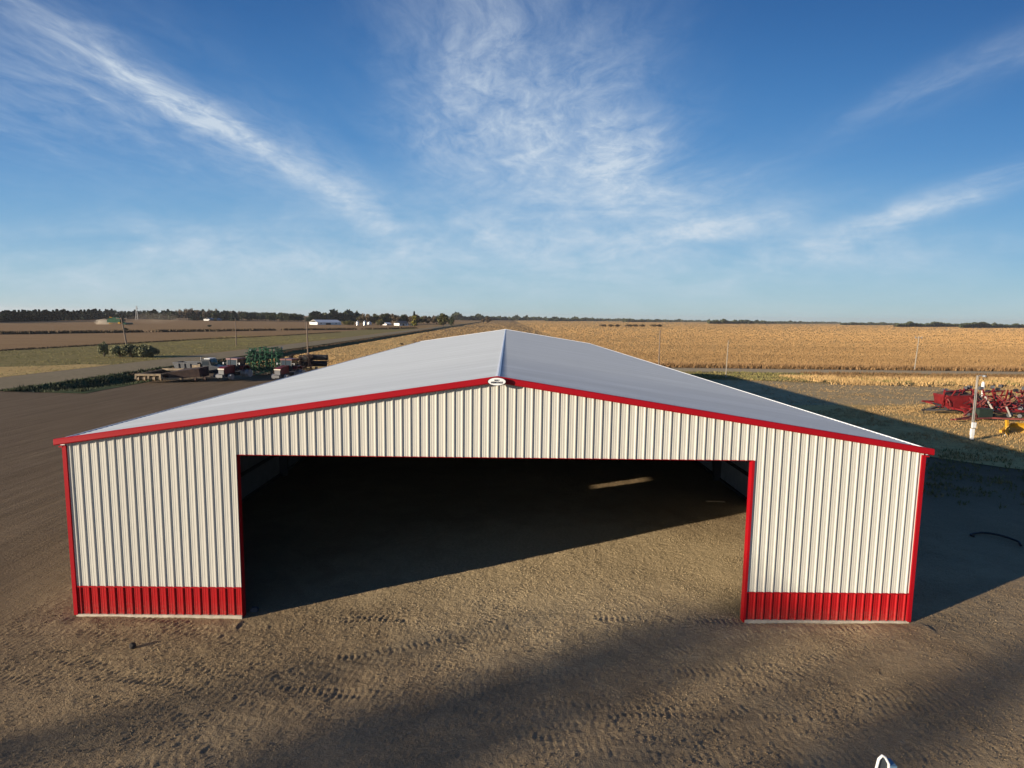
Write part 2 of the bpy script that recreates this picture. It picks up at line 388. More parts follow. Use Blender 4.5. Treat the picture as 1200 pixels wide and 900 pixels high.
def wob(pts, amp=1.0, step=4.0, seed=1):
    """a less straight version of an outline"""
    out = []; n = len(pts)
    for k in range(n):
        a = Vector((*pts[k], 0)); b = Vector((*pts[(k+1) % n], 0)); L = (b-a).length
        if L < 1e-6: continue
        m = max(1, min(60, int(L/step)))
        d = (b-a)/L; p = Vector((-d.y, d.x, 0))
        for j in range(m):
            q = a+(b-a)*(j/m); w = 0 if j == 0 else amp*mnoise.noise(Vector((q.x*.13, q.y*.13, seed)))
            q = q+p*w; out.append((q.x, q.y))
    return out
patch('stubble_field', [(-9000, 105), (-108, 105), (-47, 84), (-20, 79), (6, 76), (24, 84), (24, 9000), (-9000, 9000)], .010, M['stubble'])
patch('pasture_grass_strip', wob([(-110, 40), (-67.5, 40), (-66.6, 100), (-66, 180), (-65.5, 420), (-88, 420), (-96, 228), (-106, 186), (-110, 142), (-113, 116)], 1.2, 6), .02, M['pasture'])
patch('left_stubble_field', [(-9000, 20), (-113, 20), (-113, 116), (-110, 142), (-106, 186), (-96, 228), (-86, 440), (-86, 9000), (-9000, 9000)], .016, M['stubble_left'])
patch('verge_tan_grass', wob([(-86, 44), (-67, 44), (-67, 84), (-72, 84), (-80, 77)], .8, 3, 4), .03, M['tan_grass'])
patch('ditch_grass', wob([(-56.4, 49), (-45.6, 47.5), (-46.2, 70), (-48, 100), (-49, 200), (-50, 430), (-55, 430), (-55.5, 200), (-56.4, 100)], .5, 3, 2), .035, M['ditch_grass'])
patch('east_verge_grass', wob([(-47, 84), (-20, 79), (-22, 130), (-36, 210), (-44, 300), (-49.5, 330), (-48.8, 200), (-47.6, 100)], 2, 6, 8), .022, M['tan_grass'])
patch('left_gravel_road', [(-66.5, 30), (-57, 38), (-56.2, 60), (-56.3, 200), (-56.5, 430), (-58, 600), (-70, 700), (-74, 700), (-64, 600), (-63.5, 430), (-65, 200), (-66, 100), (-67, 60)], .045, M['gravel_left'])
# right side
patch('golden_field', [(24, 104.5), (9000, 118), (9000, 9000), (24, 9000)], .03, M['golden'])
patch('right_gravel_road', [(14, 93.2), (60, 93.8), (130, 95.2), (900, 112), (900, 121), (130, 103), (60, 101.6), (14, 101)], .05, M['gravel'])
patch('right_olive_grass', wob([(15, 79), (30, 72), (44, 68), (52, 66), (110, 70), (400, 80), (900, 100), (900, 112), (130, 95.2), (60, 93.8), (15, 93.2)], .8, 6, 5), .02, M['olive_grass'])
patch('gravel_pad', wob([(17, 79), (17, 44), (33, 45), (45, 47), (60, 54), (62, 64), (44, 68), (30, 72)], 1.5, 4, 6), .03, M['pad'])
patch('right_tan_grass', wob([(28, 44), (26, 24), (31, 19), (38, 15), (70, 10), (300, 10), (600, 60), (400, 80), (110, 70), (60, 64), (60, 54), (45, 47)], 1.5, 4, 7), .04, M['tan_grass'])

# ------------------------------------------------------------------ loose soil crumbs over the yard
def crumbs(n):
    P = np.stack([rng.uniform(-13.8, 18.5, n), rng.uniform(-7.3, 12.5, n)], -1)
    keep = vnoise(P[:, 0], P[:, 1], 1.1, 31)+.5*vnoise(P[:, 0], P[:, 1], .35, 32)+rng.uniform(-.3, .3, n) > .0
    P = P[keep]; P = P[~((np.abs(P[:, 1]) < .2) & (np.abs(P[:, 0]) > 7.2) & (np.abs(P[:, 0]) < 12.5))]
    ix = np.searchsorted(np.array(xs), P[:, 0]); iy = np.searchsorted(np.array(ys), P[:, 1]); z = Z[iy, ix]
    m = len(P); s = .008+.020*rng.random(m)**3
    o = np.array([(1, 0, 0), (0, 1, 0), (-1, 0, 0), (0, -1, 0), (0, 0, .9), (0, 0, -.6)])[None]+rng.normal(0, .22, (m, 6, 3))
    V = (np.concatenate([P, z[:, None]], 1)[:, None, :]+o*s[:, None, None]).reshape(-1, 3)
    F = np.array([(0, 1, 4), (1, 2, 4), (2, 3, 4), (3, 0, 4)])[None]+6*np.arange(m)[:, None, None]
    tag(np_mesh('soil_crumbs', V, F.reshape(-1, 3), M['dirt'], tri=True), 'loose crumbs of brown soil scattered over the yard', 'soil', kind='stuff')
crumbs(220000)
# ------------------------------------------------------------------ grass, stubble and stalks as ground cover
def blades(name, pts, h, w, mat, label, lean=.35, per=3, grow=0):
    n = len(pts); P = np.repeat(np.asarray(pts, float), per, 0); N = len(P); d0 = np.maximum(1, np.hypot(P[:, 0], P[:, 1]+16)/grow) if grow else np.ones(N)
    P[:, :2] += rng.normal(0, w*1.2, (N, 2))*d0[:, None]; a = rng.random(N)*2*PI; hh = h*(.55+.7*rng.random(N))*d0**.35; ww = w*(.6+.8*rng.random(N))*d0
    d = np.stack([np.cos(a), np.sin(a)], -1); tip = P.copy(); tip[:, :2] += rng.normal(0, 1, (N, 2))*(hh*lean)[:, None]; tip[:, 2] += hh
    l = P.copy(); r = P.copy(); l[:, :2] -= d*ww[:, None]/2; r[:, :2] += d*ww[:, None]/2; l[:, 2] -= .02; r[:, 2] -= .02
    V = np.stack([l, r, tip], 1).reshape(-1, 3); Ft = np.arange(3*N).reshape(-1, 3)
    o = np_mesh(name, V, Ft, mat, tri=True); return tag(o, label, name.replace('_', ' ').split()[-1], kind='stuff')
def scatter(n, x0, x1, y0, y1, cond=lambda x, y: True, dens=None):
    out = []
    for _ in range(n):
        x = random.uniform(x0, x1); y = random.uniform(y0, y1)
        if cond(x, y) and (dens is None or random.random() < dens(x, y)): out.append((x, y, zt(x, y)))
    return out
def clump(s, th, seed): return lambda x, y: 1 if mnoise.noise(Vector((x/s, y/s, seed))) > th else .25
blades('dry_grass', scatter(60000, 28, 95, 14, 66, lambda x, y: y > 20-(x-34)*.2 and not (x < 60 and y > 46+(x-45)*.3), clump(3, -.05, 3)), .20, .055, M['blade_gold'], 'tan dry grass tufts around the red machinery at right', per=3)
blades('yard_edge_weeds', scatter(5000, 22, 60, 11, 24, dens=clump(2.5, .1, 14)), .2, .08, M['blade_green'], 'sparse weeds where the yard dirt meets the grass on the right', per=3)
blades('pad_weeds', scatter(9000, 20, 62, 44, 78, dens=clump(3, .15, 12)), .16, .07, M['blade_gold'], 'sparse dry weeds on the gravel pad right of the shed', per=3)
blades('olive_grass', scatter(40000, 15, 190, 68, 94, lambda x, y: y > 73-(x-20)*.08, clump(5, 0, 4)), .28, .10, M['blade_green'], 'green and tan grass along the near side of the right road', per=3)
blades('verge_grass', scatter(26000, 46, 190, 60, 84, lambda x, y: y > 66+(x-60)*.05, clump(6, -.1, 8)), .5, .10, M['blade_gold'], 'tall golden grass behind the red machinery', per=3)
blades('brown_grass', scatter(12000, 55, 200, 80, 93.5, lambda x, y: y > 78+(x-60)*.03, clump(5, -.2, 9)), .55, .16, M['blade_brown'], 'brown grass between the golden grass and the right road', per=3)
blades('roadside_weeds', scatter(30000, 18, 260, 103.2, 110.5, lambda x, y: y > 103+max(0, x-60)*.03 and y < 108.5+max(0, x-60)*.03), .85, .14, M['blade_brown'], 'brown standing weeds on the far side of the right road', per=3)
def fieldpts(n):
    out = []
    while len(out) < n:
        v = random.random(); y = 106/(1-v*.955); x = random.uniform(-.15, 1.0)*y
        if y > 109 and x > 25: out.append((x, y, zt(x, y)))
    return out
FP = fieldpts(120000)
def nearf(q): return q[1]+40*mnoise.noise(Vector((q[0]*.01, q[1]*.02, 7)))+random.gauss(0, 45) < 290
blades('golden_crop', [q for q in FP if nearf(q)], .22, .13, M['stalk_brown'], 'brownish gold stubble in the nearer half of the wide field on the right', per=2, lean=.25, grow=120)
blades('pale_crop', [q for q in FP if not nearf(q)], .22, .13, M['stalk'], 'paler gold stubble in the far half of the wide field on the right', per=2, lean=.25, grow=120)
def strawpts(n):
    out = []
    while len(out) < n:
        v = random.random(); y = 86/(1-v*.93); x = random.uniform(-.62, .2)*y
        if -48 < x < 24: out.append((x, y, zt(x, y)))
    return out
blades('stubble_straw', strawpts(36000), .2, .13, M['blade_gold'], 'straw tufts in the field behind the shed', per=2, lean=.6, grow=150)
blades('pasture_tufts', scatter(26000, -112, -67, 45, 230, dens=clump(7, .05, 5)), .16, .11, M['blade_green'], 'low green tufts in the strip left of the road', per=2)
blades('ditch_weeds', scatter(6000, -56, -47, 49, 90, dens=clump(2, 0, 6)), .35, .16, M['leaf_dark'], 'dark green weeds in the roadside ditch', per=3)
def row_pts(line, n, w):
    out = []; L = [(Vector(a), Vector(b)) for a, b in zip(line, line[1:])]; tot = sum((b-a).length for a, b in L)
    for _ in range(n):
        s = random.random()*tot
        for a, b in L:
            l = (b-a).length
            if s <= l:
                q = a+(b-a)*(s/l); out.append((q.x+random.gauss(0, w), q.y+random.gauss(0, w), zt(q.x, q.y))); break
            s -= l
    return out
brow = [q for q in row_pts([(-330, 195), (-192, 212), (-176, 243), (-126, 328), (-83, 388), (-72, 440)], 5200, 1.3) if mnoise.noise(Vector((q[0]*.08, q[1]*.08, 2))) > -.28]
blades('fence_row_brush', brow, 1.15, .8, M['brush'], 'dark brush row crossing the field on the left', per=4, lean=.3)
blades('furrow_weeds', row_pts([(-135, 60), (-113, 116), (-110, 142), (-106, 186), (-96, 228), (-90, 300)], 2600, .5), .35, .4, M['brush'], 'thin dark weed line along the edge of the grass strip', per=3, lean=.4)
brow2 = row_pts([(-55.2, 70), (-55, 200), (-55.5, 420)], 2400, .5)
blades('roadside_brush', brow2, .3, .35, M['brush'], 'dark weeds along the lower edge of the left road', per=3, lean=.4)

# ------------------------------------------------------------------ the shed
HW, H, RISE, LEN, OY, OX = 12.2, 5.18, 1.889, 69.3, .10, .13
DL, DR, DH = -7.376, 7.309, 4.868
slope = RISE/HW
PITCHR = .2457
def topz(x): return H+RISE*(1-abs(x)/HW)
def profile(a0, a1, p=PITCHR, rib=.031, minor=.0045):
    """ribbed sheet section: (position, depth)"""
    pts = []; k = math.floor(a0/p)-1
    while k*p < a1+p:
        c = k*p
        for o, d in ((-.034, 0), (-.013, rib), (.013, rib), (.034, 0), (.078, 0), (.086, minor), (.096, minor), (.104, 0), (.142, 0), (.150, minor), (.160, minor), (.168, 0)):
            x = c+o
            if a0 < x < a1: pts.append((x, d))
        k += 1
    return [(a0, 0)]+pts+[(a1, 0)]
def sheet(parent, name, mat, prof, lo, hi, y0, nrm):
    """vertical ribbed sheet; lo/hi give z from position"""
    m = MB(); n = len(prof)
    vs = [];
    for x, d in prof: vs += [(x, y0+nrm*d, lo(x)), (x, y0+nrm*d, hi(x))]
    m.add(vs, [(2*i, 2*i+2, 2*i+3, 2*i+1) for i in range(n-1)]); return m
shed = thing('machine_shed', 'long white ribbed steel shed with red trim, red wainscot and wide open doorway', 'shed', (0, 0, 0))
WZ = .90; BZ = .085
def front_wall():
    m = MB(); Zs = WZ+.03
    for a, b in ((-HW, DL), (DL, DR), (DR, HW)):
        pr = profile(a, b); 
        if a == DL: lo = lambda x: DH
        else: lo = lambda x: Zs
        q = sheet(None, '', None, pr, lo, lambda x: topz(x)-.02, 0, -1); m.add(q.v, q.f)
    return m.build('front_wall', M['white_siding'], shed, solid=False)
fwall = front_wall()
for a, b in ((-HW, DL), (DR, HW)):
    sheet(None, '', None, profile(a, b), lambda x: BZ, lambda x: WZ, 0, -1).build('wainscot', M['red_siding'], shed, solid=False)
    MB().box(a, b, -.036, .0, WZ, WZ+.035).build('wainscot_trim', M['red_trim'], shed)
    MB().box(a+.02, b-.01, -.05, .12, -.06, BZ).build('base_board', M['concrete'], shed)
# side and rear walls (a real thickness between the outer sheet and the inner face)
def side_sheet(x0, nrm, y0, y1, z0, z1, holes=()):
    m = MB(); pr = profile(y0, y1); n = len(pr)
    vs = []; 
    cuts = sorted({z0, z1, *[h[2] for h in holes], *[h[3] for h in holes]})
    for y, d in pr:
        for z in cuts: vs.append((x0+nrm*d, y, z))
    fs = []; c = len(cuts)
    for i in range(n-1):
        ym = (pr[i][0]+pr[i+1][0])/2
        for j in range(c-1):
            zm = (cuts[j]+cuts[j+1])/2
            if any(h[0] < ym < h[1] and h[2] < zm < h[3] for h in holes): continue
            a = i*c+j; fs.append((a, a+c, a+c+1, a+1))
    return m.add(vs, fs)
WIN = (4.35, 5.15, 3.75, 4.42)
side_sheet(-HW, -1, 0, LEN, WZ, H, [WIN]).build('left_wall', M['white_siding'], shed, solid=False)
side_sheet(-HW, -1, 0, LEN, BZ, WZ-.01).build('wainscot', M['red_siding'], shed, solid=False)
side_sheet(HW, 1, 0, LEN, WZ, H).build('right_wall', M['white_siding'], shed, solid=False)
side_sheet(HW, 1, 0, LEN, BZ, WZ-.01).build('wainscot', M['red_siding'], shed, solid=False)
sheet(None, '', None, profile(-HW, HW), lambda x: 0, lambda x: topz(x)-.02, LEN, 1).build('rear_wall', M['white_siding'], shed, solid=False)
for s in (-1, 1):
    x = s*(HW-.02); m = MB()
    if s < 0:
        for (a, b, c, d) in ((.02, WIN[0], -.05, H), (WIN[1], LEN-.02, -.05, H), (WIN[0], WIN[1], -.05, WIN[2]), (WIN[0], WIN[1], WIN[3], H)): m.box(min(x, x+.012), max(x, x+.012), a, b, c, d)
    else: m.box(x-.012, x, .02, LEN-.02, -.05, H)
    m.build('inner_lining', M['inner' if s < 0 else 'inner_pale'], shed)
    # girts and columns
    for z in (.1, 1.35, 2.6, 3.85, 4.95):
        spans = ((.3, WIN[0]), (WIN[1], LEN-.1)) if s < 0 and z == 3.85 else ((.3, LEN-.1),)
        for a, b in spans: MB().box(min(s*(HW-.04), s*(HW-.14)), max(s*(HW-.04), s*(HW-.14)), a, b, z-.07, z+.07).build('girt', M['girt'], shed)
wf = MB()
for (a, b, c, d) in ((WIN[0]-.04, WIN[1]+.04, WIN[2]-.05, WIN[2]), (WIN[0]-.04, WIN[1]+.04, WIN[3], WIN[3]+.05), (WIN[0]-.05, WIN[0], WIN[2], WIN[3]), (WIN[1], WIN[1]+.05, WIN[2], WIN[3])): wf.box(-HW-.04, -HW+.02, a, b, c, d)
wf.build('window_frame', M['red_trim'], shed)
MB().box(-HW+.04, HW-.04, LEN-.05, LEN-.03, -.05, H-.1).build('inner_lining', M['inner'], shed)
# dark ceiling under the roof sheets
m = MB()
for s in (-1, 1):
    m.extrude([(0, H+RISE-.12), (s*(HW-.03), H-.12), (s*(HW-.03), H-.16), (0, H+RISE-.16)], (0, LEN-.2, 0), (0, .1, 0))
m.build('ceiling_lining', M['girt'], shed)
# portal frames inside
for k, y in enumerate([7.6+7.7*j for j in range(8)]):
    for s in (-1, 1):
        MB().extrude([(s*(HW-.05), -.05), (s*(HW-.40), -.05), (s*(HW-.75), H-.25), (s*(HW-.05), H-.15)], (0, .22, 0), (0, y, 0)).build('column', M['column'], shed)
    MB().extrude([(-HW+.75, H-.2), (0, H+RISE-.2), (HW-.75, H-.2), (HW-.75, H-.75), (0, H+RISE-.6), (-HW+.75, H-.75)], (0, .2, 0), (0, y+.01, 0)).build('rafter', M['column'], shed)
    if k == 0:
        pass
MB().box(HW-.62, HW-.02, 7.45, 8.0, -.03, .07).build('column_footing', M['concrete'], shed)
# roof sheets
def roof_side(s):
    pr = profile(-OY, LEN+.15, rib=.012, minor=.002); m = MB(); vs = []; N = Vector((s*slope, 0, 1)).normalized()
    xe = HW+OX; steps = 3
    for y, d in pr:
        for k in range(steps+1):
            x = s*xe*k/steps; z = H+RISE+.07-slope*abs(x)
            p = Vector((x, y, z))+N*d; vs.append(p)
    c = steps+1; fs = [(i*c+k, (i+1)*c+k, (i+1)*c+k+1, i*c+k+1) for i in range(len(pr)-1) for k in range(steps)]
    if s > 0: fs = [f[::-1] for f in fs]
    m.add(vs, fs)
    # under sheet closing the panel
    z0 = H+RISE+.03; z1 = H+RISE+.03-slope*xe
    m.add([(0, -OY, z0), (0, LEN+.15, z0), (s*xe, LEN+.15, z1), (s*xe, -OY, z1)], [(0, 1, 2, 3)])
    return m.build('roof', M['roof'], shed, solid=False)
roof_side(-1); roof_side(1)
zr = H+RISE+.07
MB().extrude([(-.06, zr-.06*slope+.0135), (0, zr+.0135), (.06, zr-.06*slope+.0135), (.06, zr-.06*slope-.01), (0, zr+.0), (-.06, zr-.06*slope-.01)], (0, LEN+.2+OY, 0), (0, -OY, 0)).build('ridge_cap', M['roof_edge'], shed)
for s in (-1, 1):
    xe = HW+OX; z1 = zr-slope*xe
    # eave trim and gutter lip
    MB().extrude([(s*xe, z1+.03), (s*(xe+.03), z1+.03), (s*(xe+.03), z1-.16), (s*(xe-.06), z1-.16), (s*(xe-.06), z1-.13), (s*xe, z1-.13)], (0, LEN-.05, 0), (0, .05, 0)).build('eave_trim', M['roof_edge'], shed)
    # rake trim: a boxed red channel with a rolled top edge
    prof = [(-.005, .045), (-.045, .05), (-.072, .03), (-.075, -.05), (-.078, -.105), (-.055, -.135), (-.02, -.14), (0.0, -.135), (.02, -.05), (.055, .03), (.055, .045)]
    m = MB(); vs = []
    ends = [(0, zr+.015), (s*(xe+.05), zr+.015-slope*(xe+.05))]
    for x, z in ends:
        for a, b in prof: vs.append((x, -OY+a, z+b))
    n = len(prof)
    m.add(vs, [(i, (i+1) % n, (i+1) % n+n, i+n) for i in range(n)]+[tuple(range(n)), tuple(range(n, 2*n))])
    m.build('rake_trim', M['red_trim'], shed)
    # corner trim and side fascia
    a, b = sorted((s*(HW-.065), s*(HW+.045)))
    MB().box(a, b, -.052, .12, BZ-.02, H-.1).build('corner_trim', M['red_trim'], shed)
    a, b = sorted((s*(HW+.02), s*(HW+OX)))
    MB().box(a, b, -.06, LEN, z1-.20, z1-.165).build('soffit', M['red_trim'], shed)
# rear rake
for s in (-1, 1):
    MB().bar((0, LEN+.18, zr+.0), (s*(HW+OX), LEN+.18, zr-slope*(HW+OX)), .05, .10).build('rear_rake_trim', M['roof_edge'], shed)
# door jambs and header, reveal 0.26 deep
MB().box(DL-.02, DL+.004, .001, .20, 0.0, DH).build('door_jamb', M['red_trim'], shed)
m = MB(); m.box(DR-.02, DR+.001, -.0, .18, 0.0, DH); m.box(DR-.022, DR+.045, -.048, -.001, 0.0, DH); m.build('door_jamb', M['red_trim'], shed)
m = MB(); m.box(DL, DR-.03, .001, .20, DH-.02, DH-.0); m.build('door_header', M['red_trim'], shed)
# inner faces of the front wall
for a, b, c, d in ((-HW+.03, DL-.03, 0, H-.1), (DR+.03, HW-.03, 0, H-.1)): MB().box(a, b, .10, .12, c, d).build('inner_lining', M['inner'], shed)
MB().extrude([(DL, DH+.02), (DR, DH+.02), (DR, topz(DR)-.2), (0, topz(0)-.2), (DL, topz(DL)-.2)], (0, .02, 0), (0, .10, 0)).build('inner_lining', M['inner'], shed)
# the oval name plate at the peak
sg = MB().lathe((0, -OY-.085, 0), (0, -1, 0), [(0, 1), (.025, 1), (.026, .97)], 40)
plate = sg.build('name_plate', M['white_plate'], shed); plate.location = (-.02, -.10, zr-.07); plate.scale = (.245, 1, .105)
rim = MB(); 
ringp = [(math.cos(2*PI*k/40), math.sin(2*PI*k/40)) for k in range(40)]
for k in range(40):
    a = ringp[k]; b = ringp[(k+1) % 40]
    vs = [(a[0]*.985, -OY-.1135, a[1]*.985), (b[0]*.985, -OY-.1135, b[1]*.985), (b[0]*1.05, -OY-.1135, b[1]*1.06), (a[0]*1.05, -OY-.1135, a[1]*1.06)]
    vs += [(x, y+.05, z) for x, y, z in vs]; rim.add(vs, [(0, 1, 2, 3), (7, 6, 5, 4), (3, 2, 6, 7), (0, 4, 5, 1)])
ro = rim.build('plate_rim', M['black_letter'], plate)
def text_mesh(body, size, mat, parent, loc, name='lettering'):
    cu = bpy.data.curves.new(name, 'FONT'); cu.body = body; cu.size = size; cu.align_x = 'CENTER'; cu.align_y = 'CENTER'; cu.extrude = .003; cu.offset = size*.02
    to = bpy.data.objects.new(name+'_tmp', cu); COL.objects.link(to); bpy.context.view_layer.update()
    me = bpy.data.meshes.new_from_object(to.evaluated_get(bpy.context.evaluated_depsgraph_get())); bpy.data.objects.remove(to)
    me.materials.clear(); me.materials.append(mat)
    o = bpy.data.objects.new(name, me); COL.objects.link(o); o.parent = parent; o.location = loc; o.rotation_euler = (PI/2, 0, 0)
    return o
for body, sz, z in (('BUILT', .053, .036), ('HERITAGE', .072, -.027)):
    o = text_mesh(body, sz, M['black_letter'], plate, (0, -OY-.117, z)); o.scale = (1/.245, 1/.105, 1); o.location.z = z/.105

# small things about the shed
b = MB().bar((0, 0, .03), (.9, -.08, .03), .11, .045).build('loose_board', M['wood']); b.location = (10.05, 11.5, .02)
tag(b, 'short pale board lying on the dark dirt floor inside the doorway', 'board')
b = MB().box(-.09, .12, -.05, .07, 0, .10).box(-.06, .09, -.03, .05, .10, .13).build('foot_block', M['mgrey']); b.location = (-7.22, .38, -.01)
tag(b, 'small grey block beside the foot of the left door jamb', 'block')
p = at(155, 759)
bm = bmesh.new(); bmesh.ops.create_icosphere(bm, subdivisions=3, radius=.085)
for v in bm.verts: v.co *= 1+.45*mnoise.noise(v.co*9); v.co.z *= .95
me = bpy.data.meshes.new('dirt_clod'); bm.to_mesh(me); bm.free(); me.materials.append(pm('clod_soil', (.05, .04, .032), .95)); o = bpy.data.objects.new('dirt_clod', me); COL.objects.link(o); o.location = (p.x, p.y, .06)
tag(o, 'dark clod casting a short shadow in front of the left wall', 'clod')
a = at(1139, 628.5); pts = [(a.x, a.y-.12, .05), (a.x-.06, a.y, .05), (a.x+.06, a.y+.12, .06)]
for k in range(1, 9):
    t = k/8; q = at(1142+52*t, 625.5+11*t**1.6); pts.append((q.x, q.y, .05+.05*math.sin(t*3)))
q = at(1196, 640.5); pts.append((q.x, q.y, .05))
tag(MB().tube(pts, .045, 8).build('black_hose', M['black_hose'], smooth=True), 'black bent hose lying in the shade right of the shed', 'hose')

# ------------------------------------------------------------------ yard pole on the right
def top_z(bx, by, ypx):
    lo, hi = -5, 90
    for _ in range(50):
        mid = (lo+hi)/2; d = Vector((bx, by, mid))-CAM; y = 450-F_PX*d.dot(Up)/d.dot(Fw)
        if y > ypx: lo = mid
        else: hi = mid
    return lo
p = at(1138, 516); yp = thing('yard_pole', 'pale wooden yard pole with meter boxes and a lamp by the red machinery', 'pole', (p.x, p.y, zt(p.x, p.y)))
h = top_z(p.x, p.y, 440)
MB().tube([(0, 0, -.3), (.01, 0, h*.5), (.0, 0, h)], [.11, .095, .075], 12).build('shaft', M['palewood'], yp, smooth=True)
MB().box(-.27, -.03, -.30, -.13, .45, .95).box(-.24, -.06, -.29, -.14, .12, .45).build('meter_box', M['mwhite'], yp)
MB().box(-.22, .04, -.30, -.14, 1.02, 1.42).build('breaker_box', M['mwhite'], yp)
MB().tube([(0, -.02, h-.12), (.15, -.05, h+.02), (.38, -.08, h+.02)], .025, 6).build('lamp_arm', M['grey_metal'], yp)
MB().lathe((.45, -.08, h+.05), (0, 0, -1), [(0, .04), (.03, .11), (.12, .14), (.16, .12)], 12).build('lamp_head', M['grey_metal'], yp)
MB().lathe((0, 0, h-1.05), (0, 0, 1), [(0, .02), (.05, .05), (.4, .05)], 6).build('cable_clamp', M['dark_metal'], yp)
MB().tube([(-.12, -.1, 1.4), (-.12, -.1, h-1.3), (-.1, -.06, h-1.0)], .022, 6).build('conduit', M['grey_metal'], yp)
q = at(1149, 480)   # white tank stands behind
wt = thing('white_post', 'white capped cylinder post standing just behind the yard pole', 'post', (q.x, q.y, 0))
h = top_z(q.x, q.y, 446.5)
MB().lathe((0, 0, -.1), (0, 0, 1), [(0, .07), (h-.75, .07), (h-.74, .15), (h-.15, .15), (h+.03, .08)], 12).build('tube', M['mwhite'], wt)
MB().lathe((0, 0, h+.12), (0, 0, 1), [(0, .05), (.12, .04)], 8).build('cap', M['dark_metal'], wt)

# ------------------------------------------------------------------ utility poles
def upole(px, py, pt, label, lean=(0, 0), arm=0, mat='oldwood', r=.13, zg=0):
    p = at(px, py, zg); h = top_z(p.x, p.y, pt)-zg
    t = thing('utility_pole', label, 'utility pole', (p.x, p.y, zg), 0, 'utility poles around the farm')
    MB().tube([(0, 0, -.5), (lean[0]*.5, 0, h*.5), (lean[0], lean[1], h)], [r*1.15, r, r*.8], 8).build('shaft', M[mat], t)
    if arm:
        MB().bar((lean[0]-arm, 0, h-.35), (lean[0]+arm, .3, h-.35), .16, .2).build('crossarm', M[mat], t)
        for s in (-.9, 0, .9):
            MB().lathe((lean[0]+s*arm, .1+s*.1, h-.25), (0, 0, 1), [(0, .05), (.05, .09), (.13, .09), (.2, .04)], 8).build('insulator', M['grey_metal'], t)
    return t
upole(149, 406, 372, 'dark leaning pole with crossarm rising behind the round bush', (-1.1, 0), 1.3, r=.19)
upole(277, 405, 374, 'thin grey pole in the left grass strip with a weed tuft at its foot', (0, 0), 0, r=.14)
upole(361, 417, 377, 'brown pole in tan grass behind the black rollers', (-.1, 0), 0, r=.15)
upole(772, 428, 387, 'dark pole rising from the roadside weeds just right of the roof slope', (0, 0), 0, r=.12)
upole(850.5, 442, 399, 'pale slender pole standing at the tip of the shed shadow', (.1, 0), 0, 'palewood', r=.07)
upole(1072, 430, 394, 'pole with a small crossarm at the far side of the right road', (.35, 0), .8, 'palewood', r=.09)
upole(358, 387, 371, 'faint far pole in front of the dark conifers', (0, 0), 1.2, r=.2)

# ------------------------------------------------------------------ wheels
def wheel_src(r, w, rimmat):
    key = (r, w, rimmat)
    if key in WH: return WH[key]
    ri_ = .36 if rimmat in ('mgrey', 'dark_metal') else .55
    t = MB().lathe((-w/2, 0, 0), (1, 0, 0), [(0, r*ri_), (0, r*.9), (w*.12, r*.98), (w*.5, r), (w*.88, r*.98), (w, r*.9), (w, r*ri_)], 24)
    for k in range(24):                      # tread: every other segment of the crown stands proud
        if k % 2:
            for ring in (2, 3, 4):
                n_ = ring*24+k; vx, vy, vz = t.v[n_]; t.v[n_] = (vx, vy*1.05, vz*1.05)
    return WH.setdefault(key, (t, MB().lathe((-w*.51, 0, 0), (1, 0, 0), [(0, r*.1), (.001, r*(ri_+.01)), (w*.2, r*(ri_-.05)), (w*.8, r*(ri_-.05)), (w*1.02-.001, r*(ri_+.01)), (w*1.02, r*.1)], 14)))
WH = {}; WHM = {}
def wheel(parent, loc, r, w, rimmat='cream', rz=0, tilt=0):
    t, rm = wheel_src(r, w, rimmat); key = (r, w, rimmat)
    if key not in WHM:
        o = t.build('wheel', M['rubber'], parent); ri = rm.build('rim', M[rimmat], o); WHM[key] = (o.data, ri.data)
    else:
        o = bpy.data.objects.new('wheel', WHM[key][0]); COL.objects.link(o); o.parent = parent; KIDS.setdefault(parent.name, []).append(o)
        ri = bpy.data.objects.new('rim', WHM[key][1]); COL.objects.link(ri); ri.parent = o; KIDS.setdefault(o.name, []).append(ri)
    o.location = loc; o.rotation_euler = (0, tilt, rz); return o

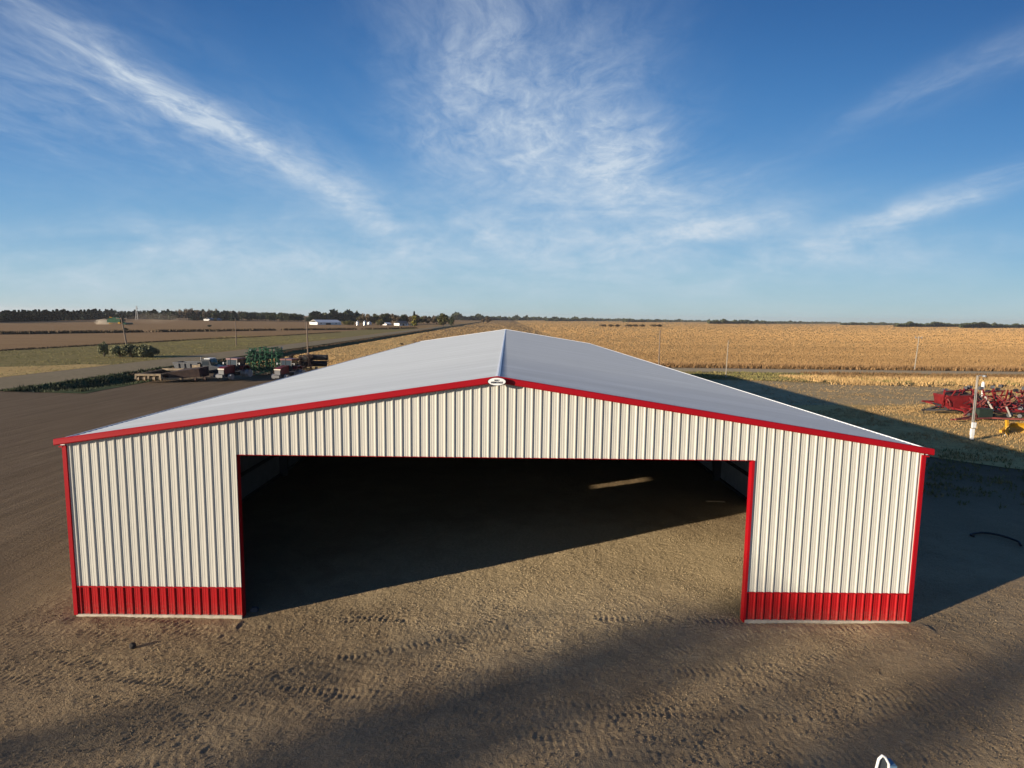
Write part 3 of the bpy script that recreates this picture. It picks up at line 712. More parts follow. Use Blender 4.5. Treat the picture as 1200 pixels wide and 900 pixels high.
# ------------------------------------------------------------------ left machinery row
def tractor(px, py, label, rz):
    p = at(px, py); t = thing('tractor', label, 'tractor', (p.x, p.y, zt(p.x, p.y)), rz, 'red tractors parked in the machinery row')
    # faces -y
    MB().extrude([(-2.2, 1.05), (-2.28, 1.75), (-2.0, 1.92), (-.3, 2.1), (-.3, 1.1)], (.9, 0, 0), (-.45, 0, 0), ((0, 1, 0), (0, 0, 1))).build('hood', M['tractor_red'], t)
    g = MB().box(-.40, .40, -2.33, -2.2, 1.0, 1.55).build('grille', M['mgrey'], t)
    MB().box(-.47, .47, -2.36, -2.3, 1.6, 1.74).build('headlight_bar', M['cream'], t)
    MB().box(-.5, .5, -2.75, -2.2, .6, .95).build('front_weights', M['mgrey'], t)
    MB().box(-.28, .28, -2.2, 1.6, .62, 1.1).build('chassis', M['dark_metal'], t)
    MB().extrude([(-.3, 1.3), (-.15, 2.75), (1.25, 2.75), (1.45, 1.3)], (1.5, 0, 0), (-.75, 0, 0), ((0, 1, 0), (0, 0, 1))).build('cab', M['glass'], t)
    for x in (-.75, .75):
        MB().bar((x, -.3, 1.3), (x, -.15, 2.8), .09).build('cab_pillar', M['dark_metal'], t); MB().bar((x, 1.45, 1.3), (x, 1.25, 2.8), .09).build('cab_pillar', M['dark_metal'], t)
    MB().box(-.88, .88, -.3, 1.4, 2.76, 2.95).build('cab_roof', M['tractor_red'], t)
    for s in (-1, 1):
        MB().extrude([(.1, 1.55), (.35, 1.95), (1.3, 2.0), (1.75, 1.6), (1.65, 1.5), (1.25, 1.88), (.45, 1.85), (.2, 1.5)], (s*.62, 0, 0), (s*.7, 0, 0), ((0, 1, 0), (0, 0, 1))).build('fender', M['tractor_red'], t)
        wheel(t, (s*1.0, .95, .92), .92, .55, 'grey_metal'); wheel(t, (s*.92, -1.6, .66), .66, .42, 'grey_metal')
        m = MB().bar((s*.78, -.2, 2.3), (s*1.25, -.35, 2.35), .04); m.box(min(s*1.18, s*1.32), max(s*1.18, s*1.32), -.38, -.33, 2.15, 2.42); m.build('mirror', M['grey_metal'], t)
    wheel(t, (1.62, .95, .92), .92, .5, 'grey_metal'); wheel(t, (-1.62, .95, .92), .92, .5, 'grey_metal')
    MB().tube([(.38, -1.0, 2.0), (.38, -1.0, 2.9), (.42, -.9, 3.0)], .05, 8).build('exhaust', M['dark_metal'], t)
    return t
tractor(274, 445.5, 'red tractor beside the dark truck, left of the green implement', -.25)
tractor(337, 446, 'red tractor right of the green implement, nearest the roof edge', -.2)

def scraper(px, py):
    p = at(px, py); t = thing('dirt_scraper', 'rusty brown earth scraper with tan frame at the left end of the row', 'scraper', (p.x, p.y, zt(p.x, p.y)), .10)
    # rear axle nearest the camera at left, draw tongue towards the truck at right
    for x in (-2.5, -1.75, -.6, .15): wheel(t, (x, .2, .55), .55, .36, 'tan')
    MB().bar((-2.9, .2, .6), (.6, .2, .6), .22).build('axle_beam', M['tan'], t)
    m = MB(); m.bar((-2.75, .1, 1.05), (-1.3, 4.2, 1.35), .16); m.bar((.1, .1, 1.05), (1.3, 3.9, 1.35), .16); m.bar((-1.35, 4.2, 1.4), (1.5, 3.9, 1.4), .28); m.bar((-2.8, .1, 1.05), (.3, .1, 1.05), .26)
    m.bar((-2.7, 0, .55), (-2.7, .1, 1.1), .2); m.bar((-1.2, 0, .55), (-1.2, .1, 1.1), .2); m.bar((.2, 0, .55), (.2, .1, 1.1), .2)
    m.build('top_frame', M['tan'], t)
    m = MB(); m.add([(-2.5, .5, .5), (.2, .5, .5), (1.4, 3.8, .5), (-1.2, 4.0, .5), (-2.7, .3, 1.0), (.1, .3, 1.0), (1.5, 3.9, 1.3), (-1.3, 4.2, 1.3)], [(0, 3, 2, 1), (0, 1, 5, 4), (1, 2, 6, 5), (2, 3, 7, 6), (3, 0, 4, 7)])
    m.build('bowl', M['rust'], t)
    m = MB(); m.add([(.9, .9, .45), (4.4, 1.6, .55), (4.6, 4.0, .6), (1.7, 4.2, .5), (.5, .9, 1.25), (4.2, 1.7, 1.75), (4.5, 4.2, 1.85), (1.5, 4.4, 1.5)], [(0, 3, 2, 1), (0, 1, 5, 4), (1, 2, 6, 5), (2, 3, 7, 6), (3, 0, 4, 7), (4, 5, 6, 7)])
    m.build('apron_box', M['rust'], t)
    MB().bar((.5, .6, .5), (2.4, .9, .45), .26).bar((2.4, .9, .45), (5.6, 1.8, .6), .2).build('tongue', M['tan'], t)
    wheel(t, (3.9, 1.3, .38), .38, .25, 'rust')
    wheel(t, (5.0, 1.5, .45), .45, .3, 'rust')
    return t
scraper(186, 449)

def truck(px, py):
    p = at(px, py); t = thing('grain_truck', 'grey dump truck with an open pale box between the scraper and first tractor', 'truck', (p.x, p.y, zt(p.x, p.y)), -.05); t.scale = (.80, .85, .95)
    # runs along x: box on the left, cab on the right
    m = MB()
    m.add([(-3.2, -1.2, 1.1), (.6, -1.2, 1.1), (.6, 1.2, 1.1), (-3.2, 1.2, 1.1), (-3.6, -1.3, 2.2), (.7, -1.3, 2.2), (.7, 1.3, 2.2), (-3.6, 1.3, 2.2)], [(0, 1, 5, 4), (1, 2, 6, 5), (2, 3, 7, 6), (3, 0, 4, 7), (0, 3, 2, 1)])
    m.build('dump_box', M['mgrey'], t)
    m = MB()
    for a, b in (((-3.6, -1.3), (.7, -1.3)), ((.7, -1.3), (.7, 1.3)), ((.7, 1.3), (-3.6, 1.3)), ((-3.6, 1.3), (-3.6, -1.3))): m.bar((*a, 2.25), (*b, 2.25), .16)
    for x in (-2.6, -1.6, -.6): m.bar((x, -1.33, 1.1), (x, -1.38, 2.2), .1)
    m.build('box_rail', M['mgrey'], t)
    MB().box(-.3, 1.1, -1.28, -1.22, 1.55, 2.15).build('side_panel', M['tan'], t)
    MB().box(-3.3, 4.3, -.45, .45, .75, 1.08).build('chassis', M['dark_metal'], t)
    MB().extrude([(1.2, .9), (1.15, 2.75), (2.6, 2.8), (2.95, 1.95), (4.25, 1.75), (4.35, .9)], (0, 2.2, 0), (0, -1.1, 0)).build('cab', M['mblue'], t)
    MB().box(1.4, 2.5, -1.125, -1.10, 1.95, 2.55).build('side_window', M['glass'], t)
    MB().extrude([(2.68, 2.72), (2.98, 2.02), (3.0, 2.05), (2.72, 2.74)], (0, 1.9, 0), (0, -.95, 0)).build('windscreen', M['glass'], t)
    MB().box(1.6, 2.6, -.9, .9, 2.81, 2.95).build('roof_fairing', M['mwhite'], t)
    for y in (-1.05, 1.05):
        for x in (-2.5, -1.35, 3.55): wheel(t, (x, y, .52), .52, .3, 'grey_metal', PI/2)
    MB().box(.6, 1.2, -1.2, -.9, .55, .95).build('fuel_tank', M['mwhite'], t)
    MB().tube([(1.05, -.8, 1.0), (1.05, -.8, 3.1)], .08, 8).build('exhaust_stack', M['grey_metal'], t)
    return t
truck(233, 443)

def implement(px, py, label, name, cat, mat, width, rz, height, nsh, rimm, seed, wheels, loc=None, gangs=0):
    """folded tillage implement: deck frame, two raised wings, shanks, springs, wheels"""
    r = random.Random(seed); p = at(px, py) if loc is None else Vector(loc)
    t = thing(name, label, cat, (p.x, p.y, zt(p.x, p.y)), rz); W = width/2
    m = MB()
    for y in (0, 1.1, 2.2, 3.3): m.bar((-W, y, .85), (W, y, .85), .14)
    for x in (-W, -W*.4, W*.4, W): m.bar((x, -.1, .9), (x, 3.4, .9), .14)
    m.bar((-W*.4, 0, .85), (0, -3.0, .55), .16); m.bar((W*.4, 0, .85), (0, -3.0, .55), .16)
    m.build('main_frame', M[mat], t)
    for s in (-1, 1):
        m = MB(); x0 = s*W*.95
        for k in range(5):
            y = .2+k*.75; m.bar((x0, y, .9), (x0-s*W*.25, y, height), .11)
        for k in range(4):
            z = .9+(height-.9)*(k+.6)/4.2; x = x0-s*W*.25*(k+.6)/4.2; m.bar((x, 0, z), (x, 3.4, z), .11)
        for k in range(7):
            y0 = r.uniform(0, 3.2); z0 = r.uniform(1, height); m.bar((x0-s*.1, y0, z0), (x0-s*r.uniform(.3, W*.55), y0+r.uniform(-.4, .4), z0+r.uniform(-.5, .5)), .07)
        m.build('wing_frame', M[mat], t)
    if gangs:
        for g in range(gangs):
            m = MB(); x0 = -W*.8+1.6*W*g/(gangs-1); hh = height*r.uniform(.8, 1.05)
            for k in range(4): y = .2+k*.95; m.bar((x0+r.uniform(-.15, .15), y, .9), (x0+r.uniform(-.3, .3), y+r.uniform(-.2, .2), hh), .12)
            for k in range(5): z = 1.1+(hh-1.2)*k/4; m.bar((x0-.1, -.1, z), (x0+.1, 3.3, z), .12); m.bar((x0-.55, r.uniform(0, 3), z), (x0+.55, r.uniform(0, 3), z+r.uniform(-.2, .2)), .1)
            m.build('gang', M[mat], t)
    m0 = MB().tube([(0, 0, .55), (0, -.05, .2), (0, .1, -.15), (0, .32, -.35), (0, .3, -.5)], .035, 5); m0.box(-.08, .08, .2, .34, -.58, -.46)
    src = None
    for k in range(nsh):
        if k % 3 == 0: loc2 = (r.uniform(-W, W), r.choice((0, 1.1, 2.2, 3.3)), .8); rot = (0, 0, 0)
        else:
            s = r.choice((-1, 1)); z = r.uniform(1.1, height); loc2 = (s*(W*.95-W*.25*(z-.9)/(height-.9)+.05), r.uniform(0, 3.3), z); rot = (0, s*PI/2*r.uniform(.7, 1.1), r.uniform(-.2, .2))
            if gangs: loc2 = (-W*.8+1.6*W*r.randrange(gangs)/(gangs-1)+s*.15, loc2[1], z)
        if src is None: src = m0.build('shank', M[mat], t, loc=loc2); src.rotation_euler = rot
        else: inst(src, t, loc2, rot)
    for k in range(wheels):
        if k < 4: wheel(t, (-W*.9+W*1.8*k/3, 1.6+.3*(k % 2), .42), .42, .26, rimm)
        else: s = r.choice((-1, 1)); wheel(t, (s*(W*.75)+r.uniform(-.2, .2), r.uniform(.2, 3.3), r.uniform(height*.55, height+.1)), .36, .22, rimm, r.uniform(-.5, .5), r.uniform(-.4, .4))
    cy = MB()
    for s in (-1, 1):
        cy.bar((s*W*.3, 1.5, 1.0), (s*W*.85, 1.6, height*.62), .12)
    cy.build('lift_cylinder', M['dark_metal'], t)
    m = MB()
    for k in range(5):
        x = r.uniform(-W*.8, W*.8); y = r.uniform(.2, 3); m.tube([(x, y, 1.0), (x+r.uniform(-.6, .6), y+.3, 1.9), (x+r.uniform(-1, 1), y+.5, r.uniform(1.2, height))], .03, 5)
    m.build('hydraulic_hoses', M['dark_metal'], t)
    return t
implement(308, 441, 'tall folded green air drill with many shanks between the red tractors', 'seeding_drill', 'seed drill', 'mgreen', 5.0, .1, 4.0, 90, 'grey_metal', 5, 12, gangs=6)
t = implement(352, 436, 'rusty brown folded disc frame right behind the second red tractor', 'disc_harrow', 'harrow', 'rust', 3.4, .3, 2.7, 24, 'tan', 11, 6, gangs=3)

def roller(px, py):
    p = at(px, py); t = thing('land_roller', 'tan framed land roller with black drums at the right end of the row', 'roller', (p.x, p.y, 0), -.1)
    for k, (x, y, z, a) in enumerate(((-1.5, 1.2, 1.9, 0), (1.3, .2, 2.1, .12), (1.2, .1, 1.1, .12), (-1.3, .6, 1.0, 0))):
        MB().lathe((-1.15, 0, 0), (1, 0, 0), [(0, .1), (.01, .40), (.08, .44), (1.15, .45), (2.22, .44), (2.29, .40), (2.3, .1)], 18).build('drum', M['rubber'], t, loc=(x, y, z)).rotation_euler = (0, 0, a)
    m = MB(); m.bar((-.1, -.4, .2), (-.1, .3, 2.6), .26); m.bar((-.4, -.4, .25), (.35, -.9, .3), .24); m.bar((-2.8, .6, 1.4), (2.6, .3, 1.5), .16); m.bar((-.1, .3, 2.5), (.8, .3, 2.3), .18); m.bar((-.3, -.3, .25), (-1.6, -1.0, .35), .26)
    m.bar((-2.7, .6, .4), (-2.7, .9, 2.1), .14)
    m.build('frame', M['tan'], t)
    for x in (-1.0, .8): wheel(t, (x, -.3, .42), .42, .28, 'tan')
    return t
roller(366, 434)

# ------------------------------------------------------------------ right machinery
q = at(1113, 486)
t = thing('grain_hopper', 'bright red tapered hopper box on a black drawbar frame', 'hopper', (q.x, q.y, 0), -.05); t.scale = (.68, .85, 1.05)
m = MB(); m.add([(-.95, -.7, .62), (2.3, -.45, .62), (2.3, 1.7, .62), (-.95, 1.5, .62), (-1.15, -.75, 1.75), (2.5, -.5, 1.8), (2.5, 1.9, 1.8), (-1.15, 1.7, 1.75)], [(0, 3, 2, 1), (0, 1, 5, 4), (1, 2, 6, 5), (2, 3, 7, 6), (3, 0, 4, 7)]); m.build('hopper_box', M['mred'], t)
m = MB()
m.add([(-1.17, -.78, 1.68), (-1.17, 1.72, 1.68), (-1.17, 1.72, 1.86), (-1.17, -.78, 1.86), (-1.05, -.78, 1.68), (-1.05, 1.72, 1.68), (-1.05, 1.72, 1.86), (-1.05, -.78, 1.86)], [(0, 1, 2, 3), (4, 7, 6, 5), (0, 3, 7, 4), (1, 5, 6, 2), (3, 2, 6, 7), (0, 4, 5, 1)])
m.bar((-1.1, -.78, 1.8), (2.5, -.55, 1.84), .1); m.bar((-1.1, 1.75, 1.8), (2.5, 1.95, 1.84), .1); m.build('box_rim', M['mred'], t)
lid = MB(); lid.add([(-1.1, -.75, 1.84), (2.5, -.5, 1.88), (2.5, .65, 2.12), (-1.1, .5, 2.12), (2.5, 1.9, 1.88), (-1.1, 1.7, 1.84)], [(0, 1, 2, 3), (3, 2, 4, 5), (0, 3, 5), (1, 4, 2)]); lid.build('tarp', M['rust'], t)
m = MB(); m.bar((-.9, -.7, .55), (2.6, -.5, .6), .2); m.bar((-.9, 1.2, .55), (2.6, 1.4, .6), .2); m.bar((-.9, -.6, .55), (-3.2, .3, .38), .16); m.bar((-.9, 1.2, .55), (-3.2, .3, .38), .16); m.bar((-1.7, -.3, .95), (-1.7, .9, .95), .14)
m.bar((-1.7, -.3, .95), (-2.9, .2, .5), .1); m.bar((-1.7, -.3, .5), (-1.7, -.3, .95), .1); m.bar((-.9, -.6, .6), (-1.7, -.3, .95), .12); m.bar((-3.2, .3, .38), (-3.7, .35, .35), .14); m.bar((-3.4, .3, .0), (-3.4, .3, .6), .09)
m.build('drawbar', M['dark_metal'], t)
wheel(t, (1.3, -.95, .55), .55, .36, 'mgrey', PI/2+.3); wheel(t, (1.3, 1.9, .55), .55, .36, 'mgrey', PI/2)

q = at(1172, 492)
t = thing('cultivator', 'sprawling red folded cultivator with many black tyres behind the yellow blade', 'cultivator', (q.x, q.y, 0), .05)
r = random.Random(3)
m = MB()
for y in (0, 1.3, 2.6, 3.9, 5.2): m.bar((-3.6, y, .75+.05*y), (7, y+.2, .8), .15)
for x in (-3.4, -2, -.6, .8, 2.2, 3.6, 5, 6.6): m.bar((x, -.1, .8), (x+.2, 5.4, .95), .14)
m.build('main_frame', M['mred'], t)
m = MB()
m.bar((-6.0, -1.9, .35), (-1.6, -.2, .6), .14); m.bar((-6.3, -1.8, .32), (-1.8, -1.0, .34), .13); m.bar((-1.8, -1.0, .34), (1.2, -1.9, .35), .14); m.bar((-4.3, -.8, .5), (-1.2, .5, 1.9), .12); m.bar((-3.2, -.9, .4), (-2.4, .6, 1.8), .1)
m.build('tongue', M['mred_faded'], t)
for x0, x1, n in ((-3.6, -.4, 7), (.2, 3.2, 7), (3.6, 7.0, 6)):
    m = MB(); y = 2.8
    for k in range(n):
        x = x0+(x1-x0)*k/(n-1); m.bar((x, y+r.uniform(-.4, .4), .9), (x+r.uniform(-.6, .6), y+r.uniform(-1, 1), 2.5), .1)
    for z in (1.3, 1.8, 2.3): m.bar((x0, y-.4+r.uniform(-.3, .3), z+r.uniform(-.1, .1)), (x1, y+.4, z+r.uniform(-.1, .1)), .12)
    for k in range(8): a = r.uniform(x0, x1); m.bar((a, r.uniform(.2, 4), r.uniform(.9, 1.6)), (a+r.uniform(-1.1, 1.1), r.uniform(.2, 4), r.uniform(1.2, 2.4)), .08)
    m.build('wing_frame', M['mred'], t)
m0 = MB().tube([(0, 0, .5), (0, -.1, .2), (0, .12, -.2), (0, .35, -.45)], .04, 5); m0.box(-.09, .09, .26, .4, -.55, -.4); src = None
for k in range(34):
    loc2 = (r.uniform(-3.5, 6.8), r.uniform(-.2, 4.6), r.uniform(.7, 2.0)); rot = (r.uniform(-.5, .5), r.uniform(-1.2, 1.2), r.uniform(-.5, .5))
    if src is None: src = m0.build('shank', M['mred_faded'], t, loc=loc2)
    else: inst(src, t, loc2, rot)
wl = [(1.0, 3.6, 1.5), (2.6, 3.4, 1.6), (4.2, 3.6, 2.0), (-1.8, 3.5, 1.6), (3.7, 4.2, 2.7), (.8, 1.4, .9), (2.9, 1.0, .9), (4.8, 1.2, 1.0), (6.2, .6, .6), (1.6, 4.2, 2.45), (-2.9, .2, .5), (-.9, -.1, .48), (.6, -.3, .5), (1.4, -.5, .45), (2.3, -.3, .5), (3.2, -.6, .5), (4.2, -.4, .5), (5.4, -.5, .5), (-2.6, 3.6, 2.3), (-1.0, 3.9, 2.2), (-.3, 3.8, 2.5), (.3, 4.1, 2.55), (.0, 3.2, 2.0), (2.1, 3.9, 2.2), (2.7, 4.1, 2.6), (3.2, 4.0, 2.4), (5.0, 3.9, 2.3), (6.0, 4.0, 2.5)]
for k, l in enumerate(wl): wheel(t, l, .46 if k % 3 else .54, .30, 'dark_metal' if k % 3 else 'mgrey', r.uniform(-.7, .9), r.uniform(-.3, .3))
MB().box(-2.9, -1.6, -.9, .1, .35, 1.15).build('seed_box', pm('box_dark_green', (.02, .035, .025), .5), t)
m = MB(); 
for k in range(6):
    a = r.uniform(-2, 5); m.tube([(a, r.uniform(0, 3), 1), (a+.5, 1.5, 2.1), (a+r.uniform(-1, 1), 2, 1.2)], .03, 5)
m.build('hydraulic_hoses', M['dark_metal'], t)
m = MB(); m.bar((-1.2, -.5, .9), (-.6, 1.2, 2.0), .1); m.bar((.1, -.9, .5), (1.0, .6, 1.2), .1); m.build('lift_cylinder', M['cream'], t)

q = at(1192, 509)
t = thing('blade_attachment', 'yellow angled dozer blade lying in front of the red cultivator', 'blade', (q.x, q.y, 0), .1)
def curved(a, b, h, bulge, name):
    m = MB(); a = Vector(a); b = Vector(b); d = (b-a).normalized(); n = Vector((d.y, -d.x, 0)); vs = []
    N = 7
    for side in (0, .05):
        for k in range(N):
            tt = k/(N-1); z = h*tt; off = bulge*(4*(tt-.5)**2)
            for pnt in (a, b): vs.append(pnt+n*(off+side)+Vector((0, 0, z)))
    fs = []
    for k in range(N-1):
        fs.append((2*k, 2*k+1, 2*k+3, 2*k+2)); o = 2*N; fs.append((o+2*k, o+2*k+2, o+2*k+3, o+2*k+1))
        fs.append((2*k, 2*k+2, o+2*k+2, o+2*k)); fs.append((2*k+1, o+2*k+1, o+2*k+3, 2*k+3))
    m.add(vs, fs); return m.build(name, M['yellow'], t)
curved((-1.7, -.5, 0), (.0, .9, .0), .85, .22, 'left_blade'); curved((.15, .85, 0), (2.0, .2, .1), .8, .22, 'right_blade')
m = MB(); m.bar((-1.0, .5, .15), (.9, 1.5, .5), .2); m.bar((0, .9, .1), (0, 1.0, 1.0), .18); m.bar((.1, 1.2, .3), (1.4, 1.3, .7), .16); m.build('push_frame', M['yellow'], t)
m = MB(); m.bar((-1.75, -.62, .05), (-.0, .78, .05), .07, .16); m.bar((.12, .72, .06), (2.0, .08, .14), .07, .16); m.build('cutting_edge', M['cream'], t)

# ------------------------------------------------------------------ the lift jib at the lower edge
tip = CAM+(Fw*F_PX+Rt*(1034-600)-Up*(892-450)).normalized()*4.2
t = thing('lift_jib', 'tip of a white lift jib with a dark inset poking up at the bottom edge', 'lift', tuple(tip))
m = MB()
pa = [(-.036, 0, -.09), (-.020, 0, .012), (-.004, 0, .032), (.014, 0, .022), (.036, 0, -.014), (.040, 0, -.09)]
m.tube(pa, .007, 8); m.build('bow_rail', M['mwhite'], t, smooth=True)
MB().extrude([(-.030, -.09), (-.016, .009), (0, .022), (.028, -.014), (.034, -.09)], (0, .010, 0), (0, .004, 0)).build('inset_plate', pm('inset_dark', (.05, .06, .07), .4), t)
MB().box(.038, .075, -.01, .05, -.09, -.022).build('control_box', pm('box_blue', (.12, .22, .32), .4), t)
gx, gy = tip.x+.3, -21.0
MB().bar((0, .02, -.09), (gx-tip.x, gy-tip.y, -tip.z+1.2), .06, .08).build('arm', M['mwhite'], t)
MB().box(gx-tip.x-.7, gx-tip.x+.7, gy-tip.y-1.3, gy-tip.y+.5, -tip.z+.35, -tip.z+1.2).build('base', M['mblue'], t)
for s in (-1, 1):
    for yy in (-1.1, .3): wheel(t, (gx-tip.x+s*.8, gy-tip.y+yy, -tip.z+.4), .4, .28, 'mwhite')

# ------------------------------------------------------------------ trees
def crown_mesh(name, n, kind, seed, size, mat):
    r = np.random.default_rng(seed)
    if kind == 'conifer':
        hz = r.random(n)**1.25; rad = (1-hz)*.30*(.75+.35*np.sin(hz*34)); rr = rad*np.sqrt(r.random(n))*1.05+.01; a = r.random(n)*2*PI
        P = np.stack([rr*np.cos(a), rr*np.sin(a), .06+hz*.94], -1)
    else:
        k = 13 if kind == 'round' else 9
        C = r.normal(0, 1, (k, 3)); C /= np.linalg.norm(C, axis=1)[:, None]; C *= (.55+.45*r.random((k, 1)))*np.array([.30, .30, .27]); C[:, 2] += .60
        if kind == 'poplar': C[:, :2] *= .45; C[:, 2] = .18+r.random(k)*.72
        R = .10+.09*r.random(k)
        if kind == 'shrub': C[:, 2] = .15+.5*r.random(k); C[:, :2] *= 1.5; R *= 1.5
        i = r.integers(0, k, n); d = r.normal(0, 1, (n, 3)); d /= np.linalg.norm(d, axis=1)[:, None]
        P = C[i]+d*(R[i]*(r.random(n)**.45))[:, None]
        if kind == 'round': P[:, 2] = .1+(P[:, 2]-.25)/.68*.88
        P[:, 2] = np.abs(P[:, 2]-.02)+.02
    A = r.normal(0, 1, (n, 3)); A /= np.linalg.norm(A, axis=1)[:, None]; B = np.cross(A, r.normal(0, 1, (n, 3))); B /= np.linalg.norm(B, axis=1)[:, None]
    s = (size*(.5+r.random(n)))[:, None]
    V = np.stack([P-A*s-B*s*.6, P+A*s-B*s*.4, P+A*s*.8+B*s*.6, P-A*s*.7+B*s*.5], 1).reshape(-1, 3)
    me_o = np_mesh(name, V, np.arange(4*n).reshape(-1, 4), mat); return me_o
def trunk_mb(kind, seed):
    r = random.Random(seed); m = MB()
    if kind == 'conifer': return m.tube([(0, 0, -.02), (0, 0, .5), (0, 0, .95)], [.022, .013, .003], 7)
    if kind == 'shrub':
        for k in range(6): m.tube([(r.uniform(-.05, .05), r.uniform(-.05, .05), -.02), (r.uniform(-.2, .2), r.uniform(-.2, .2), .35), (r.uniform(-.35, .35), r.uniform(-.35, .35), .6)], [.02, .012, .004], 5)
        return m
    m.tube([(0, 0, -.02), (.01, 0, .2), (-.01, .01, .45), (0, 0, .7)], [.03, .024, .016, .006], 8)
    for k in range(7):
        a = r.uniform(0, 2*PI); z = r.uniform(.22, .5); l = r.uniform(.12, .26); m.tube([(0, 0, z), (math.cos(a)*l*.5, math.sin(a)*l*.5, z+.08), (math.cos(a)*l, math.sin(a)*l, z+.2)], [.014, .009, .003], 5)
    return m
TREES = {}
def tree(x, y, h, kind, mat, label, group, var=0, wide=1.0, n=None, cat='tree', size=None, z=None):
    key = (kind, mat, var); name = {'conifer': 'conifer_tree', 'round': 'leafy_tree', 'poplar': 'poplar_tree', 'shrub': 'shrub', 'thin': 'bare_tree'}[kind]
    t = thing(name, label, cat, (x, y, zt(x, y) if z is None else z), random.uniform(0, 6.28), group); t.scale = (h*wide, h*wide, h)
    if key not in TREES:
        c = crown_mesh('crown', n or 1500, kind if kind != 'thin' else 'round', 100+var*7+len(TREES), size or (.036 if kind != 'conifer' else .045), M[mat])
        tr = trunk_mb(kind, 5+var).build('trunk', M['bark'], t); c.parent = t; TREES[key] = (c.data, tr.data)
    else:
        c = bpy.data.objects.new('crown', TREES[key][0]); tr = bpy.data.objects.new('trunk', TREES[key][1])
        COL.objects.link(c); COL.objects.link(tr); c.parent = t; tr.parent = t
    return t
def ptree(px, pb, pt, *a, **k):
    p = at(px, pb); return tree(p.x, p.y, top_z(p.x, p.y, pt)*(1.3 if a[0] == 'shrub' else 1), *a, **k)
# dark shelter belt on the far left, two ranks of conifers
def lerp(pts, x):
    for (a, b), (c, d) in zip(pts, pts[1:]):
        if a <= x <= c: return b+(d-b)*(x-a)/(c-a)
    return pts[-1][1]
base_l = [(-40, 379), (0, 377.4), (60, 376), (130, 373.8), (160, 374), (200, 375.3), (250, 375.8), (300, 376.2), (345, 377), (365, 377.5)]
top_l = [(-40, 366), (0, 364.8), (60, 364.3), (100, 363.8), (133, 363.6), (150, 364.6), (200, 363.8), (250, 364.3), (300, 366), (340, 367), (365, 371)]
x = -25; k = 0
while x < 134:
    jt = random.uniform(-1.6, 1.6); ptree(x, lerp(base_l, x)+random.uniform(-.4, .3), lerp(top_l, x)+jt, 'conifer', 'conifer', 'dark conifer in the shelter belt along the far left horizon', 'shelter belt conifers', var=k % 3, wide=random.uniform(1.3, 1.9), n=1500, size=.045); x += random.uniform(1.7, 2.7); k += 1
ptree(137, 374.5, 362.8, 'round', 'conifer', 'taller rounder dark tree standing above the conifers behind the harvester', None, wide=1.2, n=900)
x = 143
while x < 366:
    jt = random.uniform(-1.5, 1.2); b = lerp(base_l, x)+random.uniform(-.7, .3)
    if 205 < x < 290 and random.random() < .75: ptree(x, b-.6, lerp(top_l, x)-.6+jt, 'round', 'leaf_brown', 'greyish brown bare tree in the middle of the far tree belt', 'brownish trees of the far belt', var=k % 3, wide=random.uniform(.8, 1.2))
    elif x > 285 or random.random() < .5: ptree(x, b, lerp(top_l, x)+jt*.7, 'round', 'leaf_dark', 'dark green round tree at the right half of the far belt', 'dark round trees of the far belt', var=k % 3, wide=random.uniform(1.0, 1.4))
    else: ptree(x, b, lerp(top_l, x)+jt, 'conifer', 'conifer', 'dark conifer mixed in the middle of the far tree belt', 'conifers in the middle belt', var=k % 3, wide=random.uniform(1.3, 1.9))
    x += random.uniform(1.8, 2.8); k += 1
# farmstead trees
for px in np.arange(421, 520, 3.6):
    m_ = random.choice(['leaf_brown', 'leaf_brown', 'leaf_dark', 'leaf_olive'])
    lb = {'leaf_brown': 'brown autumn tree in the grove around the far farmhouse', 'leaf_dark': 'dark green tree in the grove around the far farmhouse', 'leaf_olive': 'olive tree in the grove around the far farmhouse'}[m_]
    ptree(float(px)+random.uniform(-1, 1), 380.2+random.uniform(-.6, .3)-(px-421)*.004, random.uniform(366.5, 370.5) if px < 490 else random.uniform(368.5, 371), 'round', m_, lb, lb.split(' in ')[0]+'s of the farm grove', var=int(px) % 3, wide=random.uniform(1.0, 1.5))
ptree(485.5, 382.3, 365.3, 'conifer', 'conifer', 'tall pointed dark spruce rising behind the yellow poplar', None, var=1, wide=.8)
ptree(485, 382.8, 370, 'poplar', 'leaf_yellow', 'yellow poplar in the middle of the farm grove', None, n=900, wide=1.3)
ptree(519, 382.6, 366.8, 'round', 'leaf_olive', 'largest olive green round tree at the right end of the farm grove', None, var=4, n=1800, wide=1.35)
ptree(528, 382.2, 369, 'round', 'leaf_dark', 'dark round tree tucked right of the big olive tree', None, var=4, wide=1.1)
ptree(446, 381.6, 374.5, 'shrub', 'leaf_olive', 'low olive bush in front of the farm grove', 'bushes before the farm grove', wide=1.1, cat='bush')
ptree(410, 381.4, 375.8, 'shrub', 'leaf_olive', 'low olive bush left of the first grain bin', 'bushes before the farm grove', wide=1.3, cat='bush')
ptree(404, 381.0, 376, 'shrub', 'leaf_olive', 'low olive bush right of the long white barn', 'bushes before the farm grove', wide=1.3, cat='bush')
ptree(572, 378.5, 370.2, 'round', 'leaf_brown', 'lone greyish tree standing left of the roof peak', None, var=5, wide=1.4)
ptree(566, 378.5, 373.2, 'round', 'leaf_brown', 'small bare tree left of the lone greyish tree', None, var=6, wide=1.4)
ptree(603.5, 375.6, 370.6, 'round', 'leaf_dark', 'dark round clump of a tree on the horizon right of the peak', None, var=6, wide=1.5)
ptree(1048, 383.5, 379.5, 'round', 'leaf_brown', 'small lone tree in the far golden field', None, var=7, wide=.9)
